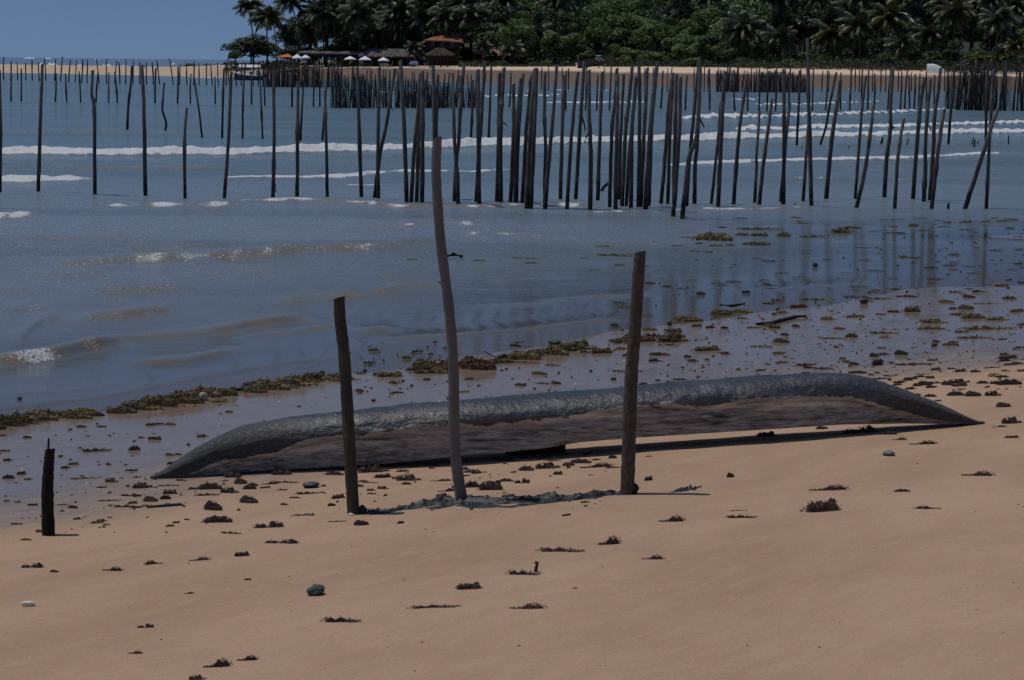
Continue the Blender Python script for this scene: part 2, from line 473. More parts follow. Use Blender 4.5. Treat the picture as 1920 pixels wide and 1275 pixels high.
# ------------------------------------------------------------------ water
# crest lines: image polyline (foot of the wave), height, front width, back width, foam 0-1 (weaker values also paint sun glitter as white specks)
CRESTS = [
    ([(-200, 287), (0, 289), (100, 291), (200, 292), (320, 292), (440, 289), (560, 286), (700, 283), (850, 277), (1000, 272), (1150, 266), (1300, 264), (1450, 259), (1600, 256), (1750, 253), (2100, 246)], .235, .55, 1.6, 1.0),
    ([(1365, 245), (1500, 242), (1700, 238), (1920, 231), (2100, 228)], .21, .55, 1.6, 1.0),
    ([(1255, 224), (1400, 222), (1600, 215), (1790, 208)], .24, .6, 1.8, 1.0),
    ([(-200, 342), (0, 342), (60, 342), (120, 340), (170, 337)], .17, .45, 1.2, 1.0),
    ([(400, 334), (550, 333), (640, 332), (760, 324), (850, 324), (970, 319)], .065, .35, 1.2, .75),
    ([(1230, 312), (1320, 308), (1450, 303), (1600, 300), (1700, 297), (1890, 288)], .09, .4, 1.2, .85),
    ([(650, 348), (735, 346)], .05, .3, .8, .7),
    ([(-200, 414), (0, 413), (90, 409)], .075, .3, .9, .8),
    ([(170, 388), (300, 387), (455, 384)], .07, .35, 1.0, .65),
    ([(330, 397), (430, 396)], .04, .3, .8, .4),
    ([(430, 382), (560, 379), (690, 384), (800, 393), (955, 389), (1130, 388)], .065, .35, 1.0, .6),
    ([(1080, 400), (1250, 397), (1400, 397), (1530, 393)], .05, .3, .9, .6),
    ([(735, 427), (830, 420), (900, 424)], .07, .3, .7, .6),
    ([(850, 441), (940, 441), (1040, 446)], .06, .25, .7, .5),
    ([(860, 408), (900, 405), (1000, 402)], .03, .25, .6, .45),
    ([(110, 498), (250, 492), (400, 487), (520, 480), (640, 471), (750, 463), (815, 458)], .11, .28, .8, .5),
    ([(180, 551), (280, 550), (370, 545)], .10, .3, .8, .08),
    ([(525, 570), (620, 565), (700, 558), (825, 541)], .11, .3, .8, .4),
    ([(150, 608), (230, 602), (320, 588)], .07, .25, .7, 0),
    ([(40, 640), (80, 612), (110, 605)], .05, .4, .9, 0),
    ([(-120, 698), (0, 692), (90, 682), (150, 670), (225, 653)], .12, .22, .6, .6),
    ([(225, 652), (270, 643), (340, 637), (440, 624), (570, 603)], .10, .22, .6, .06),
    ([(265, 687), (350, 681), (435, 664)], .09, .18, .5, .35),
    ([(-100, 780), (60, 768), (180, 752), (310, 728), (420, 706), (500, 692), (620, 676)], .035, .15, .4, .15),
    ([(720, 642), (860, 636), (1000, 621), (1145, 602)], .055, .16, .4, .35),
    ([(660, 660), (760, 648), (850, 640)], .035, .2, .5, .1),
    ([(1030, 570), (1190, 560)], .05, .25, .6, .05), ([(1380, 552), (1490, 545), (1610, 536)], .04, .2, .6, 0),
    ([(930, 578), (1030, 574)], .04, .25, .6, 0), ([(690, 625), (720, 622)], .06, .15, .4, .2),
    ([(900, 182), (1060, 180)], .2, 1.0, 2.5, 1.0), ([(1015, 194), (1225, 193)], .18, 1.0, 2.5, .95),
    ([(960, 170), (1180, 171)], .12, 1.2, 2.5, .8), ([(1365, 188), (1420, 187)], .16, 1, 2, .9),
    ([(1395, 199), (1520, 197), (1665, 190)], .17, .8, 2, .95), ([(1540, 168), (1660, 168)], .1, 1.2, 2, .7),
    ([(640, 174), (770, 174), (900, 176)], .15, 1.0, 2.5, .9), ([(1690, 187), (1730, 186)], .1, 1, 2, .7),
    ([(240, 144), (440, 147)], .12, 1.5, 3, .9), ([(320, 155), (450, 158)], .1, 1.5, 3, .7),
    ([(1200, 350), (1330, 345)], .03, .3, 1, .2), ([(1480, 335), (1560, 338)], .06, .3, .8, .6), ([(1640, 343), (1740, 336)], .03, .3, .8, .5),
    ([(1560, 365), (1700, 345)], .03, .25, .7, .45), ([(1760, 280), (1900, 283)], .05, .4, 1, .3), ([(0, 372), (160, 376)], .04, .4, 1.2, .1),
    ([(560, 310), (700, 306)], .05, .5, 1.4, .05), ([(0, 318), (240, 322), (420, 318)], .05, .5, 1.4, .08), ([(0, 250), (300, 252), (560, 248)], .1, .9, 2.5, 0),
    ([(1080, 236), (1230, 232)], .09, .8, 2, 0), ([(200, 222), (420, 226)], .08, 1, 2.5, 0), ([(640, 430), (700, 425)], .03, .3, .8, .1),
    ([(0, 745), (120, 738), (230, 722)], .02, .15, .4, .05), ([(460, 640), (560, 630), (640, 618)], .035, .2, .5, 0), ([(0, 590), (110, 580)], .05, .3, .8, .05), ([(420, 600), (540, 592)], .03, .25, .7, 0), ([(700, 520), (800, 512)], .03, .3, .8, 0), ([(900, 530), (1080, 522)], .025, .25, .7, 0), ([(240, 470), (420, 462)], .04, .35, .9, .1), ([(500, 445), (660, 440)], .04, .35, .9, .1), ([(60, 520), (200, 516)], .04, .35, .9, .05), ([(0, 450), (120, 452), (260, 446)], .035, .4, 1, .05), ([(380, 520), (560, 512)], .03, .3, .8, 0), ([(0, 552), (90, 550)], .04, .3, .8, .05),
    ([(1560, 395), (1680, 402), (1800, 398)], .02, .2, .6, .1), ([(1100, 470), (1300, 463)], .015, .2, .6, .1), ([(1280, 430), (1480, 424)], .015, .2, .6, .15)]
yy = np.concatenate([np.linspace(0.35, 8, 26)[:-1], np.linspace(8, 330, 470)[:-1], np.linspace(330, 800, 420)])
wys = (2.8 * FPX / yy)[::-1]
wus = np.concatenate([np.linspace(-0.75, -0.262, 70)[:-1], np.linspace(-0.262, 0.262, 560), np.linspace(0.262, 0.75, 70)[1:]])
WY = np.repeat(wys[:, None], len(wus), 1)
WX = wus[None, :] * WY
H = np.zeros_like(WY); FO = np.zeros_like(WY); SED = np.zeros_like(WY)
G = np.where(WY < 62, ground(WX.ravel(), np.minimum(WY, 62).ravel()).reshape(WY.shape), -1.5)
damp = sstep(0.0, 0.35, -G)
# low chop
for k, (lam, ang, a) in enumerate([(5.2, .10, .020), (3.3, -.16, .016), (2.1, .22, .010), (1.3, -.3, .010), (0.9, .12, .008), (0.6, -.1, .004)]):
    ph = (WY * math.cos(ang) + WX * math.sin(ang)) * 2 * math.pi / lam + 2.2 * vnoise(WX * .25 / lam * 3, WY * .25 / lam * 3, 50 + k)
    H += a * np.sin(ph) * (0.5 + 0.8 * np.abs(vnoise(WX / lam * .4, WY / lam * .4, 60 + k))) * (1 - sstep(45, 90, WY)) 
H += (0.020 * vnoise(WX * 2.6, WY * 5.0, 171) * vnoise(WX * .7, WY * .5, 173) ** 2 * 2.2 + 0.011 * vnoise(WX * 2.6, WY * 5.5, 174) + 0.008 * vnoise(WX * 6.5, WY * 13, 172)) * (1 - sstep(34, 56, WY)) * (1 - .7 * sstep(2, 5, WX))
H *= damp * np.where(WX > 1.2, 1 - 0.75 * sstep(1.2, 4, WX) * (1 - sstep(36, 41, WY)), 1)
for ci, (pl, A, wf, wb, foam) in enumerate(CRESTS):
    P = [on_z(*q) for q in pl]
    pu = np.array([p.x / p.y for p in P]); py_ = np.array([p.y for p in P])
    o = np.argsort(pu); pu = pu[o]; py_ = py_[o]
    j = np.where((wus > pu[0] - .03) & (wus < pu[-1] + .03))[0]
    if len(j) == 0: continue
    i = np.where((wys > py_.min() - 6) & (wys < py_.max() + 9))[0]
    if len(i) == 0: continue
    sl = np.ix_(i, j)
    u = wus[j]; yc = np.interp(u, pu, py_)
    xw = u * yc
    yc = yc + wf * 0.5 * vnoise(xw * 0.8, xw * 0 + ci, 70 + ci) + wf * .25 * vnoise(xw * 3, xw * 0, 71 + ci)
    span = pu[-1] - pu[0]
    end = sstep(pu[0] - .012, pu[0] + .22 * min(span, .06), u) * (1 - sstep(pu[-1] - .22 * min(span, .06), pu[-1] + .012, u))
    amp = A * end * (0.8 + 0.35 * vnoise(xw * 0.5, xw * 0 + 5, 90 + ci) + 0.12 * vnoise(xw * 4, xw * 0, 91 + ci))
    tt = WY[sl] - yc[None, :] - wf
    prof = np.where(tt < 0, np.exp(-(tt / (wf * (.75 if py_.mean() > 32 else .5))) ** 2), np.exp(-(tt / wb) ** 2)) - 0.25 * np.exp(-((tt - 2.2 * wb) / wb) ** 2)
    H[sl] += amp[None, :] * prof * sstep(-0.02, 0.10, -G[sl])
    SED[sl] = np.maximum(SED[sl], (end * np.clip(amp / .06, .35, 1))[None, :] * np.exp(-((tt + wf * .45) / (wf * .75)) ** 2) * (.55 + .6 * np.clip(vnoise(WX[sl] * 2.5, WY[sl] * 6, 160 + ci), -.6, 1)))
    if foam > 0:
        jag = 0.35 * vnoise(WX[sl] * 5, WY[sl] * 2.5, 110 + ci)
        f = np.exp(-((tt + wf * .35) / (wf * (0.9 if foam > .7 else .7))) ** 4) * end[None, :] * foam * (1 if foam > .7 else .86)
        f2 = 0.42 * foam * np.exp(-np.clip(tt, 0, None) / (wb * .8)) * (tt > 0) * end[None, :]
        FO[sl] = np.maximum(FO[sl], np.maximum(f * (0.95 + jag), f2))
        if foam > .7:
            H[sl] += 0.24 * A * f * (np.abs(vnoise(WX[sl] * 3.2, WY[sl] * 3.0, 130 + ci)) + .5 * np.abs(vnoise(WX[sl] * 9, WY[sl] * 6.0, 131 + ci)) - .3) 
# faint scattered froth between the near breakers
FO = np.maximum(FO, 0.40 * sstep(0.15, 0.75, fbm(WX * .22, WY * .12, 150, 3) + 0.25 * np.exp(-((WY - 47) / 14) ** 2)) * (WY < 90) * damp)
depth = np.clip(H - G, 0, 3)
body = 1 - np.exp(-depth / 0.11)
farf = sstep(22, 75, WY) * (1 - 0.35 * sstep(0, 12, WX) * (1 - sstep(60, 110, WY)))
calm = sstep(0.02, 0.24, -G) * (1 - 0.85 * sstep(1.5, 5.5, WX) * (1 - sstep(37, 43, WY)))

def water_material():
    m = Mat('sea_water')
    w = m.pos('Object')
    body, farf, foam, calm = m.attr('body'), m.attr('farf'), m.attr('foam'), m.attr('calm')
    r1 = m.noise(m.scaled(w, (1.1, 3.2, 1)), 1.6, 4, 0.62, 0.4)
    r2 = m.noise(m.scaled(w, (2.0, 4.5, 1)), 5.5, 3, 0.6, 0.3)
    big = m.noise(m.scaled(w, (0.02, 0.12, 1)), 1.0, 4, 0.6)
    amp = m.mapr(calm, 0, 1, 0.05, 1.0)
    h = m.math('ADD', m.math('MULTIPLY', r1, 1.0), m.math('MULTIPLY', r2, 0.62))
    h = m.math('MULTIPLY', h, amp)
    nrm = m.bump(h, 1.0, 0.052)
    c_near = (0.195, 0.235, 0.295); c_far = (0.130, 0.205, 0.265)
    col = m.mix(farf, c_near, c_far)
    col = m.mix(m.math('MULTIPLY', m.mapr(big, 0.4, 0.7), 0.55), col, (0.085, 0.120, 0.128))
    col = m.mix(m.math('MULTIPLY', m.attr('sed'), m.mapr(farf, 0, 1, 0.95, 0.55)), col, (0.235, 0.190, 0.132))
    dif = m.n.new('ShaderNodeBsdfDiffuse'); m.L(col, dif.inputs[0]); m.L(nrm, dif.inputs['Normal'])
    tr = m.n.new('ShaderNodeBsdfTransparent'); tr.inputs[0].default_value = (0.86, 0.84, 0.78, 1)
    base = m.n.new('ShaderNodeMixShader'); m.L(body, base.inputs[0]); m.L(tr.outputs[0], base.inputs[1]); m.L(dif.outputs[0], base.inputs[2])
    gl = m.n.new('ShaderNodeBsdfGlossy'); m.L(m.mapr(calm, 0, 1, 0.03, 0.11), gl.inputs['Roughness']); m.L(nrm, gl.inputs['Normal'])
    fr = m.n.new('ShaderNodeFresnel'); fr.inputs[0].default_value = 1.333; m.L(nrm, fr.inputs['Normal'])
    wat = m.n.new('ShaderNodeMixShader'); m.L(fr.outputs[0], wat.inputs[0]); m.L(base.outputs[0], wat.inputs[1]); m.L(gl.outputs[0], wat.inputs[2])
    n1 = m.noise(m.scaled(w, (1.0, 1.0, 2.0)), 6.0, 5, 0.75, 0.5)
    n2 = m.noise(m.scaled(w, (1.0, 0.8, 1.6)), 34.0, 3, 0.8)
    nn = m.math('ADD', m.math('MULTIPLY', n1, 0.42), m.math('MULTIPLY', n2, 0.58))
    fm = m.math('SUBTRACT', m.math('MULTIPLY', foam, 0.98), nn)
    fmask = m.mapr(fm, -0.03, 0.10)
    # froth specks, and sun glints on wavelet tips painted in the same white
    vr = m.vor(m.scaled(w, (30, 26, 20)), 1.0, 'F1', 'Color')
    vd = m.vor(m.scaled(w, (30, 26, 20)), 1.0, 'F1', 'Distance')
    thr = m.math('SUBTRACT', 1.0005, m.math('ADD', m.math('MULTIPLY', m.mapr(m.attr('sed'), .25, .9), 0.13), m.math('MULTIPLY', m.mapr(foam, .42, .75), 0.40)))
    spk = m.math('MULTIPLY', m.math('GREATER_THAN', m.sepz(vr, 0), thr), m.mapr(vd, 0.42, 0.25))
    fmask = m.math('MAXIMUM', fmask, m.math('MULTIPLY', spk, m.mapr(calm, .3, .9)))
    fo = m.n.new('ShaderNodeBsdfPrincipled'); fo.inputs['Base Color'].default_value = (0.82, 0.83, 0.83, 1); fo.inputs['Roughness'].default_value = 0.5
    m.L(m.bump(nn, 1.0, 0.10), fo.inputs['Normal'])
    fin = m.n.new('ShaderNodeMixShader'); m.L(fmask, fin.inputs[0]); m.L(wat.outputs[0], fin.inputs[1]); m.L(fo.outputs[0], fin.inputs[2])
    return m.done(fin.outputs[0])
# keep the sheet just under the sand where the beach is dry
HW = np.where(G > 0.10, G - 0.12, H)
me = mesh_from('sea', np.c_[WX.ravel(), WY.ravel(), HW.ravel()], grid_faces(len(wys), len(wus)), water_material(), True,
               {'body': body.ravel(), 'farf': farf.ravel(), 'foam': FO.ravel(), 'calm': calm.ravel(), 'sed': SED.ravel()})
tag(link('sea', me), 'blue grey sea with low foaming waves running in', kind='structure')

# breakers on the outer reef and behind the spit
FOAM = plain('foam', (0.72, 0.74, 0.75), 0.6, 0.3, 0.1, 3.0)
for k, (x0, x1, ytop, D, z0, hh) in enumerate([(44, 66, 105.2, 5200, 0, 2.6), (80, 97, 106.8, 5200, 0, 2.2), (176, 186, 108.6, 5200, 0, 1.6), (70, 86, 117.5, 620, 0, 1.2), (87, 109, 118.5, 610, 0, 1.5), (144, 152, 118, 640, 0, .9), (188, 213, 121, 600, 0, 1.3), (213, 245, 121.5, 600, 0, 1.1)]):
    b = MB(); n = 26
    A = on_y(x0, ytop, D); B = on_y(x1, ytop, D)
    vs = []
    for i in range(n + 1):
        f = i / n
        e = math.sin(math.pi * f) ** 0.5
        h = max(0.02, e * hh * random.uniform(.55, 1.1))
        x = A.x + (B.x - A.x) * f; y = D + random.uniform(-2, 2)
        base_z = 0.0
        vs += [(x, y - 3.0, -.3), (x, y - 1.2, base_z + h * .7), (x, y, base_z + h), (x, y + 5, min(base_z, 0) - .3)]
    fc = [(4 * i + r, 4 * i + r + 1, 4 * i + r + 5, 4 * i + r + 4) for i in range(n) for r in range(3)]
    b.add(vs, fc, True)
    tag(b.build('breaking_wave', FOAM), 'white breaker on the outer sea near the horizon', kind='stuff')

# ------------------------------------------------------------------ canoe
def canoe():
    TL, TR = on_ground(282, 897), on_ground(1845, 794)
    ax = Vector((TR.x - TL.x, TR.y - TL.y, 0)); Ln = ax.length; ax.normalize()
    nn = Vector((ax.y, -ax.x, 0))                      # towards the viewer
    top = [(282, 896), (300, 884), (330, 864), (380, 830), (440, 803), (500, 789), (640, 770), (850, 750), (1000, 739), (1170, 726), (1300, 714),
           (1400, 706), (1500, 699), (1560, 698), (1620, 705), (1700, 731), (1780, 765), (1820, 784), (1845, 793)]
    bot = [(282, 899), (350, 897), (400, 892), (480, 885), (640, 876), (740, 869), (870, 854), (1000, 843), (1070, 831), (1200, 821), (1400, 808),
           (1560, 798), (1700, 796), (1845, 796)]
    tar = [(282, .0), (340, .12), (400, .30), (480, .40), (560, .54), (700, .63), (1000, .66), (1200, .64), (1400, .60), (1500, .60), (1560, .56), (1600, .50), (1700, .33), (1800, .2), (1845, .0)]
    def px_at(px):
        r = ray(px, 800)
        # where the pixel column's upright plane meets the axis
        a = np.array([[r.x, -ax.x], [r.y, -ax.y]])
        t, s = np.linalg.solve(a, np.array([TL.x, TL.y]))
        return s / Ln
    def zz(px, py, s, off):
        d = ray(px, py)
        P = TL + ax * (s * Ln) + nn * off
        # distance along the ray to the plane with normal nn
        t = (P - EYE).dot(nn) / d.dot(nn)
        return (EYE + d * t).z
    def hw(s):
        return 0.205 * (max(0.0, 1 - abs(2 * s - 1.0) ** 2.8)) ** 0.75 + 0.012
    S = np.linspace(0, 1, 700)
    st_t = [px_at(p[0]) for p in top]; zt = [zz(p[0], p[1], px_at(p[0]), -0.02) for p in top]
    st_b = [px_at(p[0]) for p in bot]; zb = [zz(p[0], p[1], px_at(p[0]), hw(min(1, max(0, px_at(p[0]))))) for p in bot]
    st_r = [px_at(p[0]) for p in tar]; rr = [p[1] for p in tar]
    ZT = np.interp(S, st_t, zt); ZB = np.interp(S, st_b, zb); TF = np.interp(S, st_r, rr)
    k = np.ones(25) / 25
    sm = lambda a: np.convolve(np.pad(a, 12, mode='edge'), k, 'valid')
    ZT = sm(ZT); ZB = sm(ZB); TF = sm(TF)
    # the gunwale never sinks more than a centimetre into the sand
    gl = np.array([gz(*(TL + ax * (s * Ln) + nn * hw(s)).xy) for s in S])
    ZB = np.maximum(ZB, gl - 0.012); ZT = np.maximum(ZT, ZB + 0.02)
    nphi = 96
    uu = np.linspace(0, 1, nphi); phi = uu * math.pi
    side = uu < .28; far = uu > .72; aa = (uu - .28) / .44 * math.pi
    SO_ = np.where(side, .94 + .06 * np.sin(uu / .28 * math.pi / 2), np.where(far, -(.94 + .06 * np.sin((1 - uu) / .28 * math.pi / 2)), np.cos(aa)))
    SH_ = np.where(side, .64 * uu / .28, np.where(far, .64 * (1 - uu) / .28, .64 + .36 * np.sin(np.clip(aa, 0, math.pi))))
    cs = np.where(side, 1.0, np.where(far, -1.0, np.cos(aa))); sn = np.where(side | far, 0.0, np.sin(np.clip(aa, 0, math.pi)))
    V = []; TA = []; TI = []; FR = []
    for i, s in enumerate(S):
        w = hw(s); h = ZT[i] - ZB[i]
        e = 0.62 + 0.3 * max(0, abs(2 * s - 1) - .55)
        off = w * SO_
        hf = SH_
        al = s * Ln
        wob = 0.13 * fbm(al * 2.6 + 0 * hf, hf * 0 + np.sign(cs), 201, 4)
        tf = TF[i] + 1.1 * wob
        tarv = sstep(-0.13, 0.13, hf - tf)
        endk = max(0, abs(2 * s - 1) - .5) * 2
        # below the tarred edge the dry wood is hewn back a little
        off = off * (1 - (1 - sstep(-0.10, 0.01, hf - TF[i])) * (0.05 + 0.30 * endk))
        FR.append(np.exp(-((hf - TF[i] + .10 + wob) / .085) ** 2) * sstep(-.15, .35, fbm(al * 1.7 + 0 * hf, hf * 5 + np.sign(cs) * 3, 221, 4)) * (1 - .8 * endk))
        rough = 0.010 * fbm(al * 5 + 0 * hf, hf * 4 + np.sign(cs) * 9, 203, 4) + 0.006 * fbm(al * 2 + 0 * hf, hf * 22 + np.sign(cs) * 5, 205, 3) * (1 - tarv)
        rough = rough + tarv * (0.0024 * (np.abs(fbm(al * 16 + 0 * hf, phi * 9, 207, 3)) * 2 - .5) + 0.0012 * vnoise(al * 50 + 0 * hf, phi * 26, 209)) + 0.006 * tarv * (1 - tarv) * 4
        rough = rough * min(1, 8 * min(s, 1 - s) + .15)
        nx = cs; nz = sn
        P = TL + ax * al
        px_ = P.x + nn.x * (off + rough * nx); py_ = P.y + nn.y * (off + rough * nx)
        pz_ = ZB[i] + h * hf + rough * nz
        V.append(np.c_[px_, py_, pz_]); TA.append(tarv); TI.append(np.full(nphi, 1 - sstep(.55, .92, abs(2 * s - 1))))
    V = np.array(V); n = len(S)
    # inner shell
    cen = V.mean(1, keepdims=True); cen[:, :, 2] = ZB[:, None]
    VI = cen + (V - cen) * 0.86
    allv = np.concatenate([V.reshape(-1, 3), VI.reshape(-1, 3)])
    f1 = grid_faces(n, nphi); f2 = grid_faces(n, nphi)[:, ::-1] + n * nphi
    rim = []
    N = n * nphi
    for i in range(n - 1):
        for j in (0, nphi - 1):
            q = [i * nphi + j, (i + 1) * nphi + j, N + (i + 1) * nphi + j, N + i * nphi + j]
            rim.append(q if j else q[::-1])
    for i in (0, n - 1):
        for j in range(nphi - 1):
            rim.append([i * nphi + j, i * nphi + j + 1, N + i * nphi + j + 1, N + i * nphi + j])
    F = np.concatenate([f1[:, ::-1], f2[:, ::-1], np.array(rim)])
    m = Mat('canoe_hull')
    w = m.pos('Object'); ta = m.attr('tar')
    ang = -math.atan2(ax.y, ax.x)
    al = m.scaled(w, (1, 1, 1), ang)
    crack = m.noise(m.scaled(al, (14, 26, 34)), 2.2, 5, 0.7)
    n1 = m.noise(m.scaled(al, (20, 40, 40)), 1.5, 4, 0.65)
    nb = m.noise(m.scaled(al, (1.4, 4, 9)), 1.0, 4, 0.6)
    tarc = m.mix(m.mapr(n1, 0.3, 0.75), (0.014, 0.0145, 0.0155), (0.046, 0.0465, 0.048))
    tarc = m.mix(m.math('MULTIPLY', m.mapr(nb, .45, .75), .5), tarc, (0.075, 0.076, 0.077))
    grain = m.noise(m.scaled(al, (5, 40, 46)), 1.0, 6, 0.72, 0.8)
    woodc = m.mix(m.mapr(grain, 0.3, 0.72), (0.12, 0.114, 0.107), (0.46, 0.44, 0.41))
    woodc = m.mix(m.mapr(m.noise(m.scaled(al, (2.2, 8, 16)), 1.0, 6, 0.7), 0.52, 0.68), woodc, (0.040, 0.034, 0.029))
    cr = m.noise(m.scaled(al, (2.0, 30, 34)), 1.0, 2, 0.5, 0.6)
    crk = m.mapr(m.math('ABSOLUTE', m.math('SUBTRACT', cr, 0.5)), 0.028, 0.0)
    woodc = m.mix(m.math('MULTIPLY', crk, m.mapr(nb, .4, .6)), woodc, (0.022, 0.019, 0.016))
    fr = m.math('MULTIPLY', m.mapr(ta, 0.02, 0.3), m.mapr(ta, 0.95, 0.4))
    woodc = m.mix(m.math('MULTIPLY', fr, m.mapr(n1, 0.35, 0.6)), woodc, (0.42, 0.38, 0.31))
    woodc = m.mix(m.math('MULTIPLY', m.attr('fringe'), m.mapr(grain, 0.25, 0.55)), woodc, (0.62, 0.58, 0.50))
    tarc = m.mix(m.mapr(m.attr('worn'), 0.9, 0.0, 0.0, 0.8), tarc, m.mix(m.mapr(n1, .3, .7), (.042, .043, .045), (.088, .09, .093)))
    tt = m.math('ADD', ta, m.math('MULTIPLY', m.math('SUBTRACT', m.noise(m.scaled(al, (6, 14, 26)), 1.0, 5, .7), 0.5), 2.0))
    col = m.mix(m.mapr(tt, 0.40, 0.62), woodc, tarc)
    rg = m.math('SUBTRACT', m.mapr(ta, 0, 1, 0.85, 0.56), m.math('MULTIPLY', m.math('MULTIPLY', ta, m.attr('worn')), 0.21))
    h = m.math('ADD', m.math('MULTIPLY', m.mapr(crack, 0.38, 0.62), m.mapr(ta, .3, .7, .25, 1.0)), m.math('MULTIPLY', n1, 0.7))
    h = m.math('ADD', h, m.math('MULTIPLY', grain, m.mapr(ta, 0, 1, 0.9, 0.0)))
    mat = m.done(m.principled(col, rg, m.mapr(m.math('MULTIPLY', ta, m.attr('worn')), 0, 1, .25, .9), m.bump(m.math('MULTIPLY', h, m.mapr(m.math('MULTIPLY', ta, m.attr('worn')), 0, 1, 1.0, .36)), 0.6, 0.006)))
    root = link('dugout_canoe', None, None, TL)
    tag(root, 'long black tarred dugout canoe lying upside down across the sand', 'canoe')
    allv = allv - np.array([TL.x, TL.y, TL.z])
    tarA = np.concatenate([np.array(TA).ravel(), np.zeros(N)])
    me = mesh_from('hull', allv, F, mat, True, {'tar': tarA, 'fringe': np.concatenate([np.array(FR).ravel(), np.zeros(N)]), 'worn': np.concatenate([np.array(TI).ravel(), np.zeros(N)])})
    link('hull', me, root)
    # block of wood the hull rests on
    b = MB()
    A = on_ground(960, 860); B = on_ground(1072, 853)
    d = (B - A).normalized(); back = -nn
    pts = [A + back * .16 + Vector((0, 0, .035)), A.lerp(B, .3) + back * .16 + Vector((0, 0, .045)), A.lerp(B, .7) + back * .15 + Vector((0, 0, .045)), B + back * .15 + Vector((0, 0, .04))]
    b.tube(pts, [.045, .052, .05, .046], 9, 0.2, True, 3, 0.12)
    tag(b.build('support_log', wood_mat('dark_log', (0.03, 0.024, 0.02), (0.06, 0.05, 0.04))), 'dark short log propping up the middle of the overturned canoe', 'log')
    return TL, TR, ax, nn
CAN = canoe()

# ------------------------------------------------------------------ posts and stakes
W_GREY = wood_mat('grey_pole_wood', (0.105, 0.094, 0.082), (0.060, 0.053, 0.047), .75)
W_SMOOTH = wood_mat('pale_bark_wood', (0.235, 0.222, 0.208), (0.15, 0.138, 0.126), .6, grain=(25, 25, 6), spec=.4)
W_MOSSY = wood_mat('mossy_pole_wood', (0.085, 0.074, 0.058), (0.038, 0.036, 0.026), .85)
W_BARK = wood_mat('speckled_bark_wood', (0.15, 0.122, 0.095), (0.048, 0.040, 0.032), .85, grain=(50, 50, 22))
W_BLACK = wood_mat('charred_stump_wood', (0.022, 0.018, 0.016), (0.012, 0.010, 0.009), .9)
W_STAKE = wood_mat('weathered_stake_wood', (0.155, 0.130, 0.110), (0.058, 0.048, 0.041), .85, algae=True)
W_FAR = wood_mat('dark_stake_wood', (0.10, 0.085, 0.072), (0.045, 0.038, 0.033), .85, algae=True)

def smooth_path(pix, y, lean, steps, jitter, seed):
    """3D points through the pixel polyline (base first) on an upright plane at distance y"""
    P = [on_y(px, py, y, lean) for px, py in pix]
    zs = [p.z for p in P]; xs = [p.x for p in P]
    rr = random.Random(seed)
    out = []
    z0, z1 = zs[0], zs[-1]
    # Catmull-Rom on the control points
    Q = [P[0] * 2 - P[1]] + P + [P[-1] * 2 - P[-2]]
    for i in range(len(P) - 1):
        a, b, c, d = Q[i], Q[i + 1], Q[i + 2], Q[i + 3]
        for k in range(steps):
            t = k / steps
            out.append(0.5 * ((2 * b) + (c - a) * t + (2 * a - 5 * b + 4 * c - d) * t * t + (3 * b - a - 3 * c + d) * t ** 3))
    out.append(P[-1])
    for p in out[1:-1]:
        p.x += jitter * rr.uniform(-1, 1); p.y += jitter * rr.uniform(-1, 1)
    return out

def make_stake(name, pix, dpx, mat, y=None, lean=0.0, taper=0.78, n=7, bury=0.35, jitter=0.0, knots=0, seed=0, cut=0.5, steps=5, rough=0.10, twigs=()):
    rr = random.Random(seed * 7 + 3)
    if y is None:
        y = on_z(*pix[0]).y
    pts = smooth_path(pix, y, lean, steps, jitter, seed)
    base = pts[0].copy()
    r0_ = dpx * y / FPX / 2
    m = len(pts)
    rad = [r0_ * (1.0 + (taper - 1.0) * i / (m - 1)) * rr.uniform(.95, 1.05) for i in range(m)]
    for _ in range(knots):
        rad[rr.randrange(2, m - 1)] *= 1.25
    d0 = (pts[1] - pts[0]).normalized()
    pts = [pts[0] - d0 * bury] + pts
    rad = [rad[0] * 1.05] + rad
    loc = base.copy()
    b = MB().tube([p - loc for p in pts], rad, n, cut, n >= 10, seed, rough)
    if twigs:
        root = link(name, None, None, loc)
        b.build('shaft', mat, root)
        for tw in twigs:
            T = [on_y(px, py, y, lean) - loc + Vector((0, 0.02 * k, 0)) for k, (px, py) in enumerate(tw[0])]
            MB().tube(T, [tw[1] * y / FPX / 2 * (1 - .4 * k / len(T)) for k in range(len(T))], 5, 0, True, seed, .1).build('twig', mat, root)
        return root, y
    return b.build(name, mat, None, loc), y

# four weathered posts planted in the sand in front of the canoe
def post(pix, d, mat, label, seed, knots=0, cut=.35, taper=.9, **kw):
    g = on_ground(*pix[0])
    o, _ = make_stake('wooden_post', pix, d, mat, y=g.y, n=14, bury=.3, seed=seed, steps=9, rough=.035, taper=taper, knots=knots, cut=cut, **kw)
    return tag(o, label, 'post', 'weathered posts planted in the sand')
post([(663, 963), (656, 840), (652, 770), (645, 660), (638, 600), (636, 559)], 24, W_MOSSY, 'crooked dark mossy post of medium height, left of the three before the canoe', 1, taper=.92)
post([(866, 940), (854, 850), (851, 755), (850, 680), (841, 570), (826, 450), (818, 330), (820, 259)], 22, W_SMOOTH, 'tallest bent grey post with smooth bark and slanting cut top', 2, cut=.45, taper=.80,
     twigs=[([(848, 752), (841, 748), (839, 744)], 9), ([(830, 530), (824, 529), (823, 525)], 9)])
post([(1176, 926), (1180, 800), (1184, 700), (1191, 610), (1196, 530), (1200, 473)], 27, W_BARK, 'straight thick post with speckled bark in front of the canoe right half', 3, taper=.80)
post([(91, 1003), (89, 930), (91, 880), (94, 842)], 26, W_BLACK, 'short black broken stump post standing alone at the wet sand edge', 4, cut=.3, taper=.72,
     twigs=[([(90, 860), (89, 840), (88.5, 824)], 6)])

